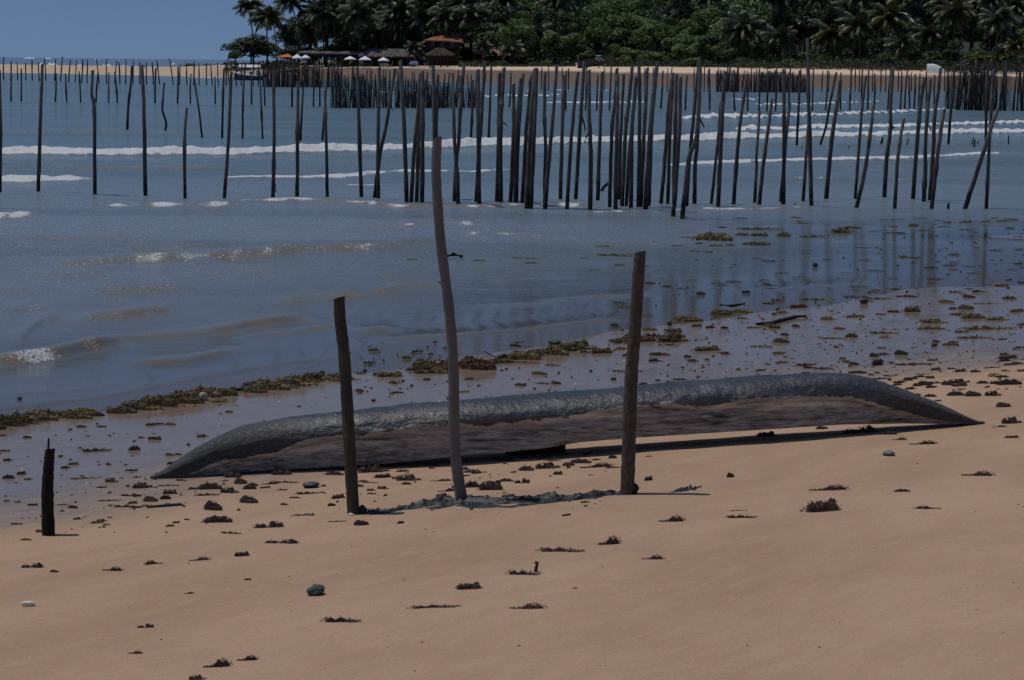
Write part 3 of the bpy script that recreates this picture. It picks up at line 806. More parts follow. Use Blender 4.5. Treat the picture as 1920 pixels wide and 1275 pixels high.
# stakes: (pixel polyline from the foot up, diameter in px)
FRONT = [
    ([(0, 362), (1, 250), (-1, 133)], 7), ([(71.5, 365), (75, 240), (79.5, 120)], 7.5), ([(178, 367), (177, 207), (172, 178), (174, 132)], 7.5),
    ([(272.5, 368), (270.5, 250), (269, 187), (266, 122.5)], 7.5), ([(347, 372), (346, 267), (350, 203)], 6.5), ([(420.5, 373), (428, 267), (433.5, 137)], 7),
    ([(511.5, 374), (514, 267), (513, 132)], 7.5), ([(557, 373.5), (558, 270), (559, 152)], 7.5), ([(614, 372.5), (611.5, 253), (609, 170)], 6.5),
    ([(677.6, 372), (672.6, 213), (670, 125)], 8), ([(702, 371), (713, 285), (723, 240), (732, 183), (740.4, 129)], 7.5), ([(709, 376), (709, 250), (711, 127.6)], 8),
    ([(762.5, 380.5), (758, 240), (751, 114)], 8.5), ([(770.7, 381.5), (777, 275), (783, 213), (788, 137)], 8), ([(781, 380), (785, 250), (786, 160)], 7.5),
    ([(791, 383.5), (792, 260), (792, 135)], 8), ([(815.5, 376), (814, 240), (812, 122.6)], 8.5), ([(818, 376), (818, 250), (821, 142)], 7.5),
    ([(852, 380), (855, 310), (860, 265), (863, 213), (870, 119)], 8), ([(858.8, 386.6), (856, 313), (852, 263), (848.8, 137.6)], 8.5),
    ([(893, 380), (898.5, 276), (903.5, 213), (909, 115)], 8), ([(898.5, 386.6), (896.5, 226), (896.5, 130)], 8.5), ([(932, 382), (936, 250), (936.6, 137.6)], 9),
    ([(939, 383), (938.5, 238), (942, 175), (945, 127.6)], 9.5), ([(956.7, 384), (962.5, 250), (962.7, 159)], 8), ([(965.5, 385), (968, 250), (975.8, 147.7)], 8),
    ([(968, 384), (971, 276), (976, 195), (980.5, 140)], 7), ([(978.8, 385.6), (985, 276), (989, 213), (997.6, 137.6)], 8), ([(987.6, 391), (992.5, 276), (999, 175), (1003, 129)], 8.5),
    ([(995, 391), (1001, 250), (1006, 130)], 9), ([(1021, 391), (1022.7, 276), (1020.5, 213), (1022, 136)], 7.5), ([(1022, 393), (1029, 300), (1036.5, 225), (1044, 121)], 8),
    ([(1050.8, 378.5), (1054, 250), (1057, 142.7)], 7.5), ([(1063, 394), (1070, 276), (1076.6, 200), (1083.7, 136)], 8), ([(1079, 377), (1086.6, 250), (1090, 200), (1095.5, 115)], 8),
    ([(1106.4, 395), (1107.5, 300), (1108, 285), (1105, 225), (1104, 132.6)], 8.5), ([(1120.5, 377), (1124, 276), (1129, 135)], 7.5),
    ([(1143, 387), (1147, 250), (1153, 188), (1156.8, 129)], 8), ([(1154, 395), (1155.6, 276), (1158, 200), (1157.6, 140)], 9), ([(1160.6, 375), (1164, 250), (1169.4, 140)], 8),
    ([(1166.4, 385.6), (1173, 250), (1179.4, 188), (1186, 122.6)], 8), ([(1174.4, 385.6), (1180.6, 276), (1184.5, 248)], 7), ([(1183, 393.6), (1184.5, 250), (1188, 200), (1193, 145)], 8.5),
    ([(1197, 392), (1199.5, 225), (1198, 115)], 8.5), ([(1201, 392), (1207, 263), (1213, 150), (1213.8, 127.6)], 8.5), ([(1210, 395.6), (1218, 263), (1224.6, 188), (1231, 125)], 9.5),
    ([(1216, 386), (1219.5, 300), (1222, 225), (1227, 150)], 8), ([(1239.6, 379), (1248.5, 276), (1253.5, 200), (1262, 137.6)], 8), ([(1251.7, 383.6), (1256, 250), (1262, 150)], 7.5),
    ([(1264, 382), (1266, 250), (1268.5, 140)], 8.5), ([(1262, 403.6), (1266, 363), (1273.5, 250), (1276, 145)], 8), ([(1279, 408), (1291, 300), (1305, 260), (1310, 200), (1312.4, 125)], 9),
    ([(1287, 388.6), (1292.5, 300), (1301, 213), (1311, 107)], 7.5), ([(1302.4, 383), (1303.6, 313), (1307.5, 270), (1311, 200), (1313.7, 135)], 8),
    ([(1333.8, 380.5), (1342.5, 300), (1347.5, 250), (1351, 191.6)], 7), ([(1346, 391), (1351.4, 276), (1356.4, 175), (1361, 135)], 8.5), ([(1376, 381), (1381.4, 296), (1390, 213), (1401.5, 141)], 7.5),
    ([(1415, 379), (1418.6, 313), (1418, 296), (1421.6, 250), (1424, 208)], 6.5), ([(1423, 386), (1430.4, 313), (1439, 250), (1447, 186.6)], 7),
    ([(1464.5, 376.8), (1472.5, 276), (1481, 194)], 7.5), ([(1469, 387), (1470.5, 225), (1469, 130)], 8), ([(1505.7, 375), (1512.7, 276), (1515.7, 235)], 6.5),
    ([(1521.5, 389), (1517.7, 250), (1515.7, 175), (1514, 72)], 8), ([(1549, 373), (1558, 276), (1565.4, 220), (1573, 175), (1575.4, 151)], 8),
    ([(1603.5, 372), (1610.6, 276), (1618, 188), (1624, 142.7)], 6.5), ([(1606, 389), (1620.6, 326), (1632, 250), (1638, 198)], 8.5),
    ([(1658, 370.5), (1662, 300), (1669.5, 245), (1669.5, 200), (1674.6, 126)], 8.5), ([(1677.6, 392), (1683.3, 300), (1688, 263), (1694.6, 223)], 7.5),
    ([(1711.7, 373), (1719.7, 263), (1727, 188), (1733.5, 146.4)], 8.5), ([(1731.8, 378), (1734.8, 326), (1736, 250), (1744.8, 149)], 8), ([(1743, 376), (1750, 276), (1752, 220), (1758.6, 175), (1763.6, 127.6)], 8.5),
    ([(1746.8, 393), (1757, 300), (1763.6, 250), (1771, 205)], 8), ([(1809, 392), (1829, 330), (1849, 270), (1861.5, 230), (1871.5, 203)], 9), ([(1849, 392), (1852.7, 313), (1856.5, 238), (1862.7, 130)], 7.5)]
TWIGS = {6: [([(512.5, 352), (516, 345), (517, 360)], 3)], 10: [([(728, 195), (734, 188), (735, 208)], 3)], 12: [([(756, 185), (766, 178), (780, 168)], 2)], 23: [([(943, 230), (949, 234), (952, 238)], 3), ([(937, 236), (933, 230)], 3)],
         34: [([(1091, 218), (1095, 230), (1098, 245)], 4)], 35: [([(1105, 248), (1100, 256), (1096, 268)], 4)], 52: [([(1311, 219), (1316, 230), (1321, 238)], 4.5)],
         66: [([(1667, 243), (1673, 240), (1676, 238)], 7), ([(1668, 250), (1665, 246)], 5)], 70: [([(1740, 230), (1744, 238), (1746, 246)], 3)], 3: [([(266, 123), (269, 121), (271, 126)], 4)]}

def sections(px):
    for lim, s in ((640, "left of the leftmost sand post"), (820, "between the left and middle sand posts"), (1190, "between the middle and right sand posts"), (9999, "right of the right sand post")):
        if px < lim: return s

def stake_row(data, noun, mat, group, row, cat='stake', n=6, base_first=None, sect=True, twigs=None, steps=4):
    cnt = {}
    items = sorted(enumerate(data), key=lambda q: q[1][0][0][0])
    for i, (pix, d) in items:
        rr = random.Random(i * 31 + len(data))
        o, y = make_stake(noun, pix, d, mat, lean=rr.uniform(-.05, .05), n=n, seed=i + len(data) * 100, knots=rr.choice((0, 1, 2)), cut=rr.uniform(.2, .9),
                          taper=rr.uniform(.72, .88), jitter=d * 0.05 * 40 / FPX, steps=steps, twigs=(twigs or {}).get(i, ()))
        (bx, by), (tx, ty) = pix[0], pix[-1]
        h = by - ty
        a = math.degrees(math.atan2(tx - bx, h))
        s = sections(bx) if sect else ''
        cnt[s] = cnt.get(s, 0) + 1
        look = 'upright' if abs(a) < 2.2 else ('leaning right' if a > 0 else 'leaning left')
        if a > 9: look = 'steeply leaning right'
        if by - ty < 200 and row == 'front': look = 'short ' + look
        if row == 'front' and ty < 118: look = 'very tall ' + look
        tag(o, f"{look} stake, {ordinal(cnt[s])} in {row} row {s}".strip(), cat, group)
stake_row(FRONT, 'wooden_stake', W_STAKE, 'front row of wooden stakes standing in the shallows', 'front', n=8, twigs=TWIGS, steps=5)

SECOND = [([(238.5, 245), (240.5, 200), (245, 160), (247.5, 124)], 5), ([(309.5, 248), (311.5, 230), (304.5, 206), (306, 180), (308, 155)], 5), ([(379, 258), (373, 207), (363, 141)], 4.5),
          ([(416.5, 259), (418, 190), (420, 130)], 4.5), ([(455, 260), (456, 180), (460, 121)], 4.5), ([(492.5, 261), (490, 200), (487.5, 135)], 4), ([(563.5, 264), (566, 210), (569, 160)], 5),
          ([(604.5, 264), (608, 215), (612, 160)], 5), ([(882.7, 265.6), (885, 215), (887, 150)], 5), ([(916, 267), (918.5, 200), (921, 125)], 5),
          ([(1494, 272), (1498, 190), (1501, 132.6)], 5), ([(1538, 271), (1548, 239), (1557, 190), (1568, 136)], 5), ([(1778, 270.6), (1782.5, 213), (1788, 170), (1789, 130)], 5),
          ([(1848.5, 268), (1849, 200), (1851, 130)], 6)]
stake_row(SECOND, 'wooden_stake', W_FAR, 'second row of stakes farther out in the water', 'second', n=6)

THIRD = [(21, 190, 22, 140), (40, 190, 40, 128), (103.7, 191, 105, 137), (125.3, 191, 123, 138), (151, 192, 148, 134), (180, 192, 184, 136), (204, 192.5, 204, 136), (220, 192.5, 215, 135),
         (290.7, 193, 292, 128), (333, 194, 334, 125), (357, 194, 358, 139), (403.5, 194.5, 403, 144), (471.7, 196, 470, 135), (497, 198, 495, 140), (547.5, 200, 546.5, 133), (587.7, 200, 591, 133), (599.5, 200, 599.5, 133),
         (955, 201, 958, 137), (1061, 207, 1062, 132), (1098, 207, 1100, 128), (1119, 207, 1121, 140), (1142.5, 207.5, 1146, 128), (1239, 204, 1243, 133), (1285, 207, 1288, 142), (1330.7, 207.5, 1330, 128), (1377.6, 208, 1376, 133),
         (1401.6, 208.5, 1402, 140), (1422.7, 209, 1424, 130), (1438, 209, 1441, 133), (1454, 209, 1456, 128), (1479.5, 207.5, 1482, 130), (1523, 208, 1525, 133), (1548, 207.5, 1552, 132), (1576, 207, 1577, 136), (1593, 207, 1596, 130),
         (1616, 207, 1617, 128), (1627, 205.5, 1629, 130), (1639, 205.5, 1640, 138), (1664.6, 205, 1670, 131), (1688, 204.5, 1691, 136), (1696, 204.5, 1702, 127), (1705.5, 204, 1704, 140), (1714, 204, 1716, 139), (1722, 206, 1725, 141), (1736.5, 207, 1737, 134), (1752, 207, 1753, 142)]
stake_row([([(a, b), ((a + c) / 2 + ((i * 37) % 5 - 2) * .4, (b + d) / 2), (c, d)], 3.6) for i, (a, b, c, d) in enumerate(THIRD)], 'wooden_stake', W_FAR, 'third row of thin stakes beyond the breakers', 'third', n=5, steps=3)
FAR_L = [(7, 149, 7, 107), (20, 151, 21, 115), (33, 150, 32, 117), (48.5, 150.5, 48, 118), (60.5, 151, 60, 112), (74, 152, 72, 116), (86, 151, 83, 108), (102, 151.5, 104, 111), (113.5, 152, 117, 107), (128.5, 154, 132, 112),
         (141, 154.5, 144, 113), (153, 155.5, 155, 112), (163, 156, 164, 112), (186, 156, 181, 110), (200, 157, 199.5, 111), (215, 157, 219, 114), (224.5, 157.5, 223, 117), (235.5, 157.5, 236, 111),
         (249.5, 157.5, 250, 113), (262.5, 158, 262, 116), (275, 158, 275, 117), (287.5, 158, 285, 117), (299, 158, 294, 112), (325, 158, 318, 110), (337, 158.5, 338, 120), (350.5, 159, 350, 118), (363, 159, 364, 116),
         (373, 159, 373, 119), (387, 159, 387, 118), (398, 159, 395, 119), (409.5, 160, 408, 118), (424, 160, 423.5, 117), (430.5, 160, 425, 118), (443, 161, 442.5, 122), (452.5, 161, 454, 120), (475, 162, 475.5, 120), (484, 162, 484, 122)]
FAR_R = [(1015, 170, 1016, 126), (1028, 170.5, 1028.5, 126), (1054, 171, 1054, 127), (1066, 171, 1066, 128), (1133, 171, 1133.5, 127), (1145, 171.5, 1146, 126), (1208, 171.5, 1209, 128), (1224, 172, 1225, 127), (1251, 172, 1252, 128),
         (1258, 172, 1260, 127), (1301, 172, 1302, 128), (1310, 172, 1311, 127), (1320, 172, 1321, 126), (1327, 172, 1328, 131), (1524, 172, 1526, 127), (1541, 172, 1543, 133), (1553, 172, 1555, 134), (1595, 172, 1597, 128), (1603, 172, 1604, 129),
         (1611, 172, 1612, 128), (1636, 172, 1637, 128), (1651, 172, 1652, 128), (1660, 172, 1661, 128), (1684, 172, 1685, 127), (1691, 172, 1691, 130), (1709, 171.5, 1709, 136), (1723, 171, 1725, 137), (1750, 171, 1752, 139), (1771, 171.5, 1771.5, 130)]
stake_row([([(a, b), ((a + c) / 2 + ((i * 29) % 5 - 2) * .25, (b + d) / 2), (c, d)], 2.6) for i, (a, b, c, d) in enumerate(FAR_L)], 'wooden_stake', W_FAR, 'farthest stakes off the sand spit', 'farthest', n=5, steps=2)
stake_row([([(a, b), ((a + c) / 2 + ((i * 29) % 5 - 2) * .25, (b + d) / 2), (c, d)], 2.4) for i, (a, b, c, d) in enumerate(FAR_R)], 'wooden_stake', W_FAR, 'farthest stakes off the wooded beach', 'farthest', n=5, steps=2)
STUMPS = [([(1126.7, 361), (1133, 350), (1140, 344)], 7, 'short dark stick slanting out of the water among the stakes'), ([(1778, 393.6), (1778, 381)], 5.5, 'low stump in the shallows left of the steeply leaning stake'),
          ([(1652, 270), (1655.5, 257)], 4.5, 'small leaning stump in the water behind the knotted stake'), ([(1700, 272), (1703.5, 259)], 3, 'thin slanting stub above the water at right'),
          ([(1822, 270.6), (1825.6, 257.6)], 3, 'left one of three small stubs close together in the water'), ([(1826.5, 275), (1828, 262)], 4, 'middle one of three small stubs close together in the water'),
          ([(1833, 270.6), (1834, 264)], 2.5, 'shortest one of three small stubs close together in the water'), ([(1891, 270.6), (1891, 253.6)], 3.2, 'upright black stub standing far right in the water'),
          ([(1504, 277.5), (1504, 274)], 3, 'tiny dark stub just above the water beside the tallest stake'), ([(1592, 277), (1592, 273.5)], 3, 'tiny dark stub in open water between two leaning stakes'), ([(1491, 385), (1491, 381)], 3, 'tiny black stub by the foot of the tallest stake')]
for i, (pix, d, lab) in enumerate(STUMPS):
    o, _ = make_stake('stake_stump', pix, d, W_FAR, n=6, seed=900 + i, bury=.3, steps=3)
    tag(o, lab, 'stump', 'broken stake stumps in the water')

# ------------------------------------------------------------------ fish trap fences
BRUSH = wood_mat('brushwood', (0.115, 0.095, 0.078), (0.045, 0.037, 0.031), .9)
def fence(x0, x1, yb0, yb1, top0, top1, dense, label, npost, seed, zig=1.2, pd=3.2):
    rr = random.Random(seed)
    B0 = on_z(x0, yb0); B1 = on_z(x1, yb1)
    T0 = on_y(x0, top0, B0.y); T1 = on_y(x1, top1, B1.y)
    root = link('fish_trap_fence', None, None, B0)
    tag(root, label, 'fence', 'brushwood fish trap fences in the water')
    def at(px, off=0.0):
        f = (px - x0) / (x1 - x0)
        p = B0.lerp(B1, f) - B0
        p.y += off
        return p, (T0.z + (T1.z - T0.z) * f)
    for k in range(npost):
        px = x0 + (x1 - x0) * (k + rr.uniform(.1, .9)) / npost if k else x0 + 1
        p, h = at(px, rr.uniform(-zig, zig))
        hh = h * rr.uniform(1.0, 1.30)
        r = pd * B0.y / FPX / 2 * rr.uniform(.8, 1.2)
        tp = p + Vector((rr.uniform(-.06, .12) * hh, rr.uniform(-.1, .1), hh))
        mid = p.lerp(tp, .5) + Vector((rr.uniform(-.04, .04), 0, 0))
        MB().tube([p - Vector((0, 0, .4)), p, mid, tp], [r, r, r * .9, r * .75], 6, .4, False, seed + k, .1).build('post', W_FAR, root)
    b = MB()
    for (a, c, dens, hk) in dense:
        n = int((c - a) * dens)
        for k in range(n):
            px = rr.uniform(a, c)
            p, h = at(px, rr.uniform(-zig, zig))
            hh = h * hk * rr.uniform(.82, 1.08)
            r = rr.uniform(.008, .018) * max(1, B0.y / 160)
            tp = p + Vector((rr.uniform(-.12, .12), rr.uniform(-.1, .1), hh))
            b.tube([p - Vector((0, 0, .2)), p.lerp(tp, .5) + Vector((rr.uniform(-.05, .05), 0, 0)), tp], [r, r, r * .7], 3, 0, False, k)
    tag(b.build('brushwood', BRUSH, root), kind='stuff')
    for z in (.25, .55, .85):
        a, h = at(x0); c, h2 = at(x1)
        pts = [a.lerp(c, i / 14) + Vector((0, 0, z * (h + (h2 - h) * i / 14) + rr.uniform(-.06, .06))) for i in range(15)]
        MB().tube(pts, [.012 * B0.y / 130] * 15, 4).build('rail', W_FAR, root)
fence(495, 640, 163, 164, 123, 124, [(495, 530, 4.5, 1), (530, 598, 3.6, .97), (598, 640, 2.2, .85)], 'far left brushwood fish trap fence, densest beside the motor boat', 22, 1, zig=1.4, pd=2.8)
fence(620, 905, 202, 202, 141, 148, [(620, 645, 3.2, 1), (645, 660, 1.2, .95), (660, 686, 5.0, 1.02), (686, 760, 1.6, .92), (760, 800, 3.0, .9), (800, 850, 2.6, .82), (850, 905, 1.5, .7)], 'wide middle brushwood fish trap fence behind the crowded stakes', 44, 2, zig=1.4, pd=3.0)
fence(1342, 1514, 172, 173.5, 133, 138, [(1342, 1384, 4.6, 1), (1384, 1425, 1.4, .95), (1425, 1488, 4.8, 1), (1488, 1514, 4.0, .9)], 'low dark brushwood fish trap fence near the wooded beach', 34, 3, zig=1.8, pd=2.6)
fence(1773, 2010, 206, 209, 132, 136, [(1773, 1792, 2.2, 1), (1792, 1806, 1.3, 1.0), (1806, 1864, 5.2, 1.03), (1864, 1925, 1.0, .95), (1925, 2010, 1.0, .9)], 'tall dense brushwood fish trap fence at the right edge', 30, 4, zig=1.0, pd=4.2)

# ------------------------------------------------------------------ wooded far shore
def leaf_mat(name, a, b, rough=0.5, spec=0.35, trans=0.25):
    m = Mat(name)
    n = m.noise(m.pos(), 0.9, 3)
    c = m.mix(m.mapr(n, 0.3, 0.7), a, b)
    c = m.mix(m.math('MULTIPLY', m.rand(), 0.55), c, tuple(x * 0.45 for x in a))
    p = m.principled(c, rough, spec)
    t = m.n.new('ShaderNodeBsdfTranslucent'); m.L(c, t.inputs[0])
    mx = m.n.new('ShaderNodeMixShader'); mx.inputs[0].default_value = trans
    m.L(p, mx.inputs[1]); m.L(t.outputs[0], mx.inputs[2])
    return m.done(mx.outputs[0])
L_PALM = leaf_mat('palm_leaf', (0.050, 0.068, 0.036), (0.108, 0.135, 0.070), 0.44, 0.5)
L_PALMY = leaf_mat('young_palm_leaf', (0.060, 0.070, 0.020), (0.12, 0.115, 0.035), 0.40, 0.5)
L_DARK = leaf_mat('dark_leaf', (0.030, 0.048, 0.023), (0.062, 0.092, 0.040), 0.5, 0.35)
L_MID = leaf_mat('green_leaf', (0.062, 0.104, 0.030), (0.125, 0.185, 0.052), 0.5, 0.35)
L_LITE = leaf_mat('bright_leaf', (0.088, 0.145, 0.034), (0.165, 0.235, 0.058), 0.5, 0.35)
L_UNDER = leaf_mat('undergrowth_leaf', (0.032, 0.048, 0.022), (0.065, 0.085, 0.038), 0.55, 0.3)
BARK = wood_mat('palm_trunk', (0.12, 0.105, 0.09), (0.06, 0.05, 0.045), .85, grain=(6, 6, 10))
BARK2 = wood_mat('tree_bark', (0.07, 0.055, 0.045), (0.035, 0.028, 0.024), .9, grain=(8, 8, 3))

def frond_mesh(name, L, elev, droop, rr, mat):
    """one palm leaf along +X from the origin: arched rib with hanging leaflets"""
    v = []; f = []
    N = 17
    p = Vector((0, 0, 0)); P = []
    for i in range(N + 1):
        t = i / N
        a = elev - droop * t ** 1.25
        P.append((p.copy(), a))
        p = p + Vector((math.cos(a), 0, math.sin(a))) * (L / N)
    for i in range(N):
        (p0, a0), (p1, a1) = P[i], P[i + 1]
        w = 0.05 * L / 3 * (1 - i / N) + .012
        b = len(v)
        v += [p0 + Vector((0, w, 0)), p0 - Vector((0, w, 0)), p1 - Vector((0, w * .9, 0)), p1 + Vector((0, w * .9, 0))]
        f.append((b, b + 1, b + 2, b + 3))
    for i in range(2, N + 1):
        (p0, a0) = P[i]
        t = i / N
        ll = L * 0.31 * math.sin(math.pi * min(1, t * .86 + .14)) ** 0.7 + .1
        d = Vector((math.cos(a0), 0, math.sin(a0)))
        for s in (-1, 1):
            for k in (0, .5):
                q = p0 - d * (k * L / N)
                hang = rr.uniform(.35, .95)
                dirn = (Vector((0, s, 0)) * rr.uniform(.7, 1) + d * .55 + Vector((0, 0, -hang))).normalized()
                wv = d * (0.075 * L / 3)
                b = len(v)
                v += [q - wv, q + wv, q + dirn * ll * .6 + wv * .9 + Vector((0, 0, .02)), q + dirn * ll + Vector((0, 0, -.12 * ll))]
                f.append((b, b + 1, b + 2, b + 3))
    return v, f

def crown_frames(rr, n):
    out = []
    for i in range(n):
        az = i * 2.399963 + rr.uniform(-.25, .25)
        k = i / (n - 1)
        out.append((az, math.radians(78 - 105 * k + rr.uniform(-10, 10)), math.radians(rr.uniform(55, 85) + 15 * k), rr.uniform(.85, 1.1) * (1.05 - .2 * abs(k - .5))))
    return out

FROND_ME = {}
for mk, mt in (('p', L_PALM), ('y', L_PALMY)):
    for q in range(6):
        rr = random.Random(40 + q)
        v, f = frond_mesh('frond', 1.0 * 3.0, math.radians([70, 50, 30, 10, -10, -28][q]), math.radians([70, 80, 85, 80, 65, 50][q]), rr, mt)
        FROND_ME[mk, q] = mesh_from('frond', [tuple(x) for x in v], f, mt)

def palm_crown_mesh(seed, mat, n=24):
    rr = random.Random(seed); V = []; F = []
    for az, el, dr, s in crown_frames(rr, n):
        v, f = frond_mesh('', 3.0 * s, el, dr, rr, None)
        R = Matrix.Rotation(az, 3, 'Z')
        b = len(V)
        V += [tuple(R @ x) for x in v]; F += [tuple(b + i for i in g) for g in f]
    return mesh_from('crown', V, F, mat)
PALM_CROWN = [palm_crown_mesh(60 + i, L_PALM) for i in range(4)] + [palm_crown_mesh(70, L_PALMY, 18)]

def trunk_mesh(H, lean, bend, r, seed):
    pts = []; rad = []
    for i in range(9):
        t = i / 8
        pts.append((lean * H * t + bend * H * math.sin(math.pi * t), 0.25 * bend * H * math.sin(2 * math.pi * t), H * t))
        rad.append(r * (1.35 - .35 * min(1, t * 4)) * (1 - .35 * t))
    return MB().tube([(pts[0][0], pts[0][1], -.6)] + pts, [r * 1.45] + rad, 7, 0, True, seed, .05).mesh('trunk', BARK), Vector(pts[-1])

def palm(px, py, D, scale, label, group=None, lean=0.0, bend=0.03, seed=0, feature=False, young=False, ground_z=None, nfr=22):
    """palm whose crown heart stands at the given pixel's direction, D metres off"""
    c = on_y(px, py, D)
    gzv = fgz(c.x, D) if ground_z is None else ground_z
    H = max(.8, c.z - gzv)
    x0 = c.x - lean * H
    root = link('palm_tree', None, None, (x0, D, gzv))
    tag(root, label, 'palm tree', group)
    me, tip = trunk_mesh(H, lean, bend, 0.15 * (scale / 1.0) ** .5, seed)
    link('trunk', me, root)
    rr = random.Random(seed)
    if feature:
        for az, el, dr, s in crown_frames(rr, nfr):
            q = min(5, max(0, int(round((70 - math.degrees(el)) / 20))))
            o = link('frond', FROND_ME['y' if young else 'p', q], root, tip)
            o.rotation_euler = (rr.uniform(-.25, .25), rr.uniform(-.1, .1), az)
            o.scale = (s * scale * 1.22,) * 3
    else:
        o = link('crown', PALM_CROWN[4 if young else rr.randrange(4)], root, tip)
        o.rotation_euler = (0, 0, rr.uniform(0, 6.28)); o.scale = (scale * 1.25,) * 3
    return root

def crown_mesh(seed, n, lobes, size, mat, flat=1.0):
    g = np.random.default_rng(seed)
    V = []; F = []
    L = []
    for k in range(lobes):
        a = g.uniform(0, 6.28); r = g.uniform(0, .62) ** .7
        L.append((r * math.cos(a), r * math.sin(a), g.uniform(-.35, .55) * flat * (1 - r * .5), g.uniform(.28, .5)))
    per = n // lobes
    for (x, y, z, r) in L:
        u = g.normal(size=(per, 3)); u /= np.linalg.norm(u, axis=1)[:, None]
        u[:, 2] = np.where(u[:, 2] < -.35, -u[:, 2], u[:, 2])
        rad = r * (0.55 + .5 * g.random(per) ** .5)
        c = np.array([x, y, z]) + u * rad[:, None] * np.array([1, 1, .72 * flat])
        nrm = u + g.normal(size=(per, 3)) * .55 + np.array([0, 0, .35]); nrm /= np.linalg.norm(nrm, axis=1)[:, None]
        t = np.cross(nrm, g.normal(size=(per, 3))); t /= np.linalg.norm(t, axis=1)[:, None] + 1e-9
        b = np.cross(nrm, t)
        s = size * g.uniform(.6, 1.3, per)[:, None]
        q = np.stack([c - t * s, c - b * s * .55, c + t * s + nrm * s * .2, c + b * s * .55], 1)
        V.append(q.reshape(-1, 3))
    V = np.concatenate(V); F = np.arange(len(V)).reshape(-1, 4)
    return mesh_from('crown', V, F, mat)
CROWNS = {k: [crown_mesh(80 + i + j * 10, 3000, 11 + i, .060, m, .9) for i in range(3)] for j, (k, m) in enumerate((('dark', L_DARK), ('mid', L_MID), ('lite', L_LITE)))}
def branch_mesh(seed, H, r):
    rr = random.Random(seed)
    b = MB().tube([(0, 0, -.5), (0, 0, 0), (.03 * H, .02 * H, H * .45), (0.0, 0, H * .8)], [r * 1.4, r * 1.2, r, r * .6], 7, 0, True, seed, .08)
    for k in range(5):
        a = rr.uniform(0, 6.28); z = H * rr.uniform(.4, .7)
        e = Vector((math.cos(a) * H * .3, math.sin(a) * H * .3, z + H * .22))
        b.tube([(0.02 * H, .015 * H, z), Vector((0, 0, z)).lerp(e, .5) + Vector((0, 0, .05 * H)), e], [r * .5, r * .4, r * .2], 5, 0, True, k)
    return b.mesh('trunk', BARK2)
TRUNKS = [branch_mesh(i, 1.0, .028) for i in range(3)]
def tree(x, D, H, W, kind, label, group, seed, ground_z=None, base=.28):
    rr = random.Random(seed)
    g = fgz(x, D) if ground_z is None else ground_z
    root = link('broadleaf_tree', None, None, (x, D, g)); tag(root, label, 'tree', group)
    t = link('trunk', TRUNKS[seed % 3], root); t.scale = (H * .9,) * 3
    hz = H * (1 - base) / 2
    c = link('crown', CROWNS[kind][seed % 3], root, (0, 0, H - hz * .92))
    c.scale = (W * .5 / .8, W * .5 / .8, hz / .72); c.rotation_euler = (0, 0, rr.uniform(0, 6.28))
    return root
def xpix(px, D): return on_y(px, 118, D).x
def H_for(px, py, D):
    p = on_y(px, py, D); return max(1.5, p.z - fgz(p.x, D))

# skyline palms and the tree at the point
palm(466, 12, 372, .95, 'first tall coconut palm from the left rising above the bushy shore tree', lean=-.08, seed=1, feature=True, nfr=24)
palm(502, 34, 366, 1.0, 'second coconut palm from the left, its dark crown hanging above the shore tree', lean=.0, bend=-.02, seed=2, feature=True, nfr=26)
palm(512, 40, 376, .75, 'thin palm close behind the second coconut palm at the sky edge', lean=-.08, seed=12, feature=True, nfr=16)
palm(546, 2, 372, .95, 'leaning coconut palm cut by the picture top at the forest left edge', lean=-.10, bend=.05, seed=3, feature=True, nfr=24)
for i, (px, top, w, D, k, lab) in enumerate([(470, 66, 84, 358, 'dark', 'low spreading dark tree standing alone at the point under the tall palms'), (440, 80, 42, 356, 'dark', 'small rounded dark bush tree nearest the open sky'),
                                            (500, 74, 46, 362, 'dark', 'dark bushy tree behind the orange awning at the point')]):
    tree(xpix(px, D), D, H_for(px, top, D), w * D / FPX, k, lab, None, 300 + i, base=.08)
FEAT = [(592, 22, 372, 1.0, 0, 'palm with grey green fronds above the long thatched shelter left end'), (640, 20, 366, .95, 0, 'palm with spread fronds above the middle of the thatched shelter'),
        (655, 78, 362, .85, 0, 'low arching palm directly behind the thatched shelter'), (700, 62, 362, .9, 0, 'palm with pale arching fronds behind the two white umbrellas'),
        (752, 22, 360, 1.0, 0, 'palm above the gable end of the thatched shelter'), (792, 34, 358, .95, 0, 'palm with glinting fronds left of the red roofed house'),
        (778, 92, 347, .6, 0, 'small palm growing beside the house wall left of the red roof'), (852, 18, 364, 1.05, 0, 'large palm standing over the red roofed house'),
        (884, 30, 354, 1.05, 0, 'palm with long bright fronds right of the red roofed house'), (905, 88, 340, .5, 0, 'small palm drooping over the low tiled roof left end'),
        (958, 92, 342, .75, 0, 'low palm at the right end of the low tiled roof'), (1010, 66, 350, .9, 0, 'palm with feathery fronds between low roof and beached boat'), (1040, 84, 346, .75, 0, 'shrubby palm just behind the beached dark boat'),
        (1392, 52, 340, 1.15, 0, 'large palm with long drooping pale fronds above the low fence'), (1462, 72, 338, .95, 0, 'palm with silvery fronds beside the dark trunk right of the drooping palm'),
        (1560, 66, 338, .95, 1, 'palm with yellowish fronds left of the white upturned boat'), (1610, 48, 336, 1.05, 0, 'tall palm with layered fronds among the right hand forest'), (1668, 36, 334, 1.1, 1, 'palm with golden fronds above the white upturned boat'),
        (1690, 84, 330, .8, 0, 'lower palm with pale hanging fronds left of the white upturned boat'), (1745, 66, 336, .95, 0, 'palm with grey fronds directly behind the white upturned boat'), (1790, 26, 334, 1.0, 1, 'yellow tinged palm high at the right'),
        (1905, 88, 322, .6, 1, 'bright yellow green young palm at the right edge of the beach'), (1870, 40, 332, 1.0, 0, 'palm with dark fronds near the right edge')]
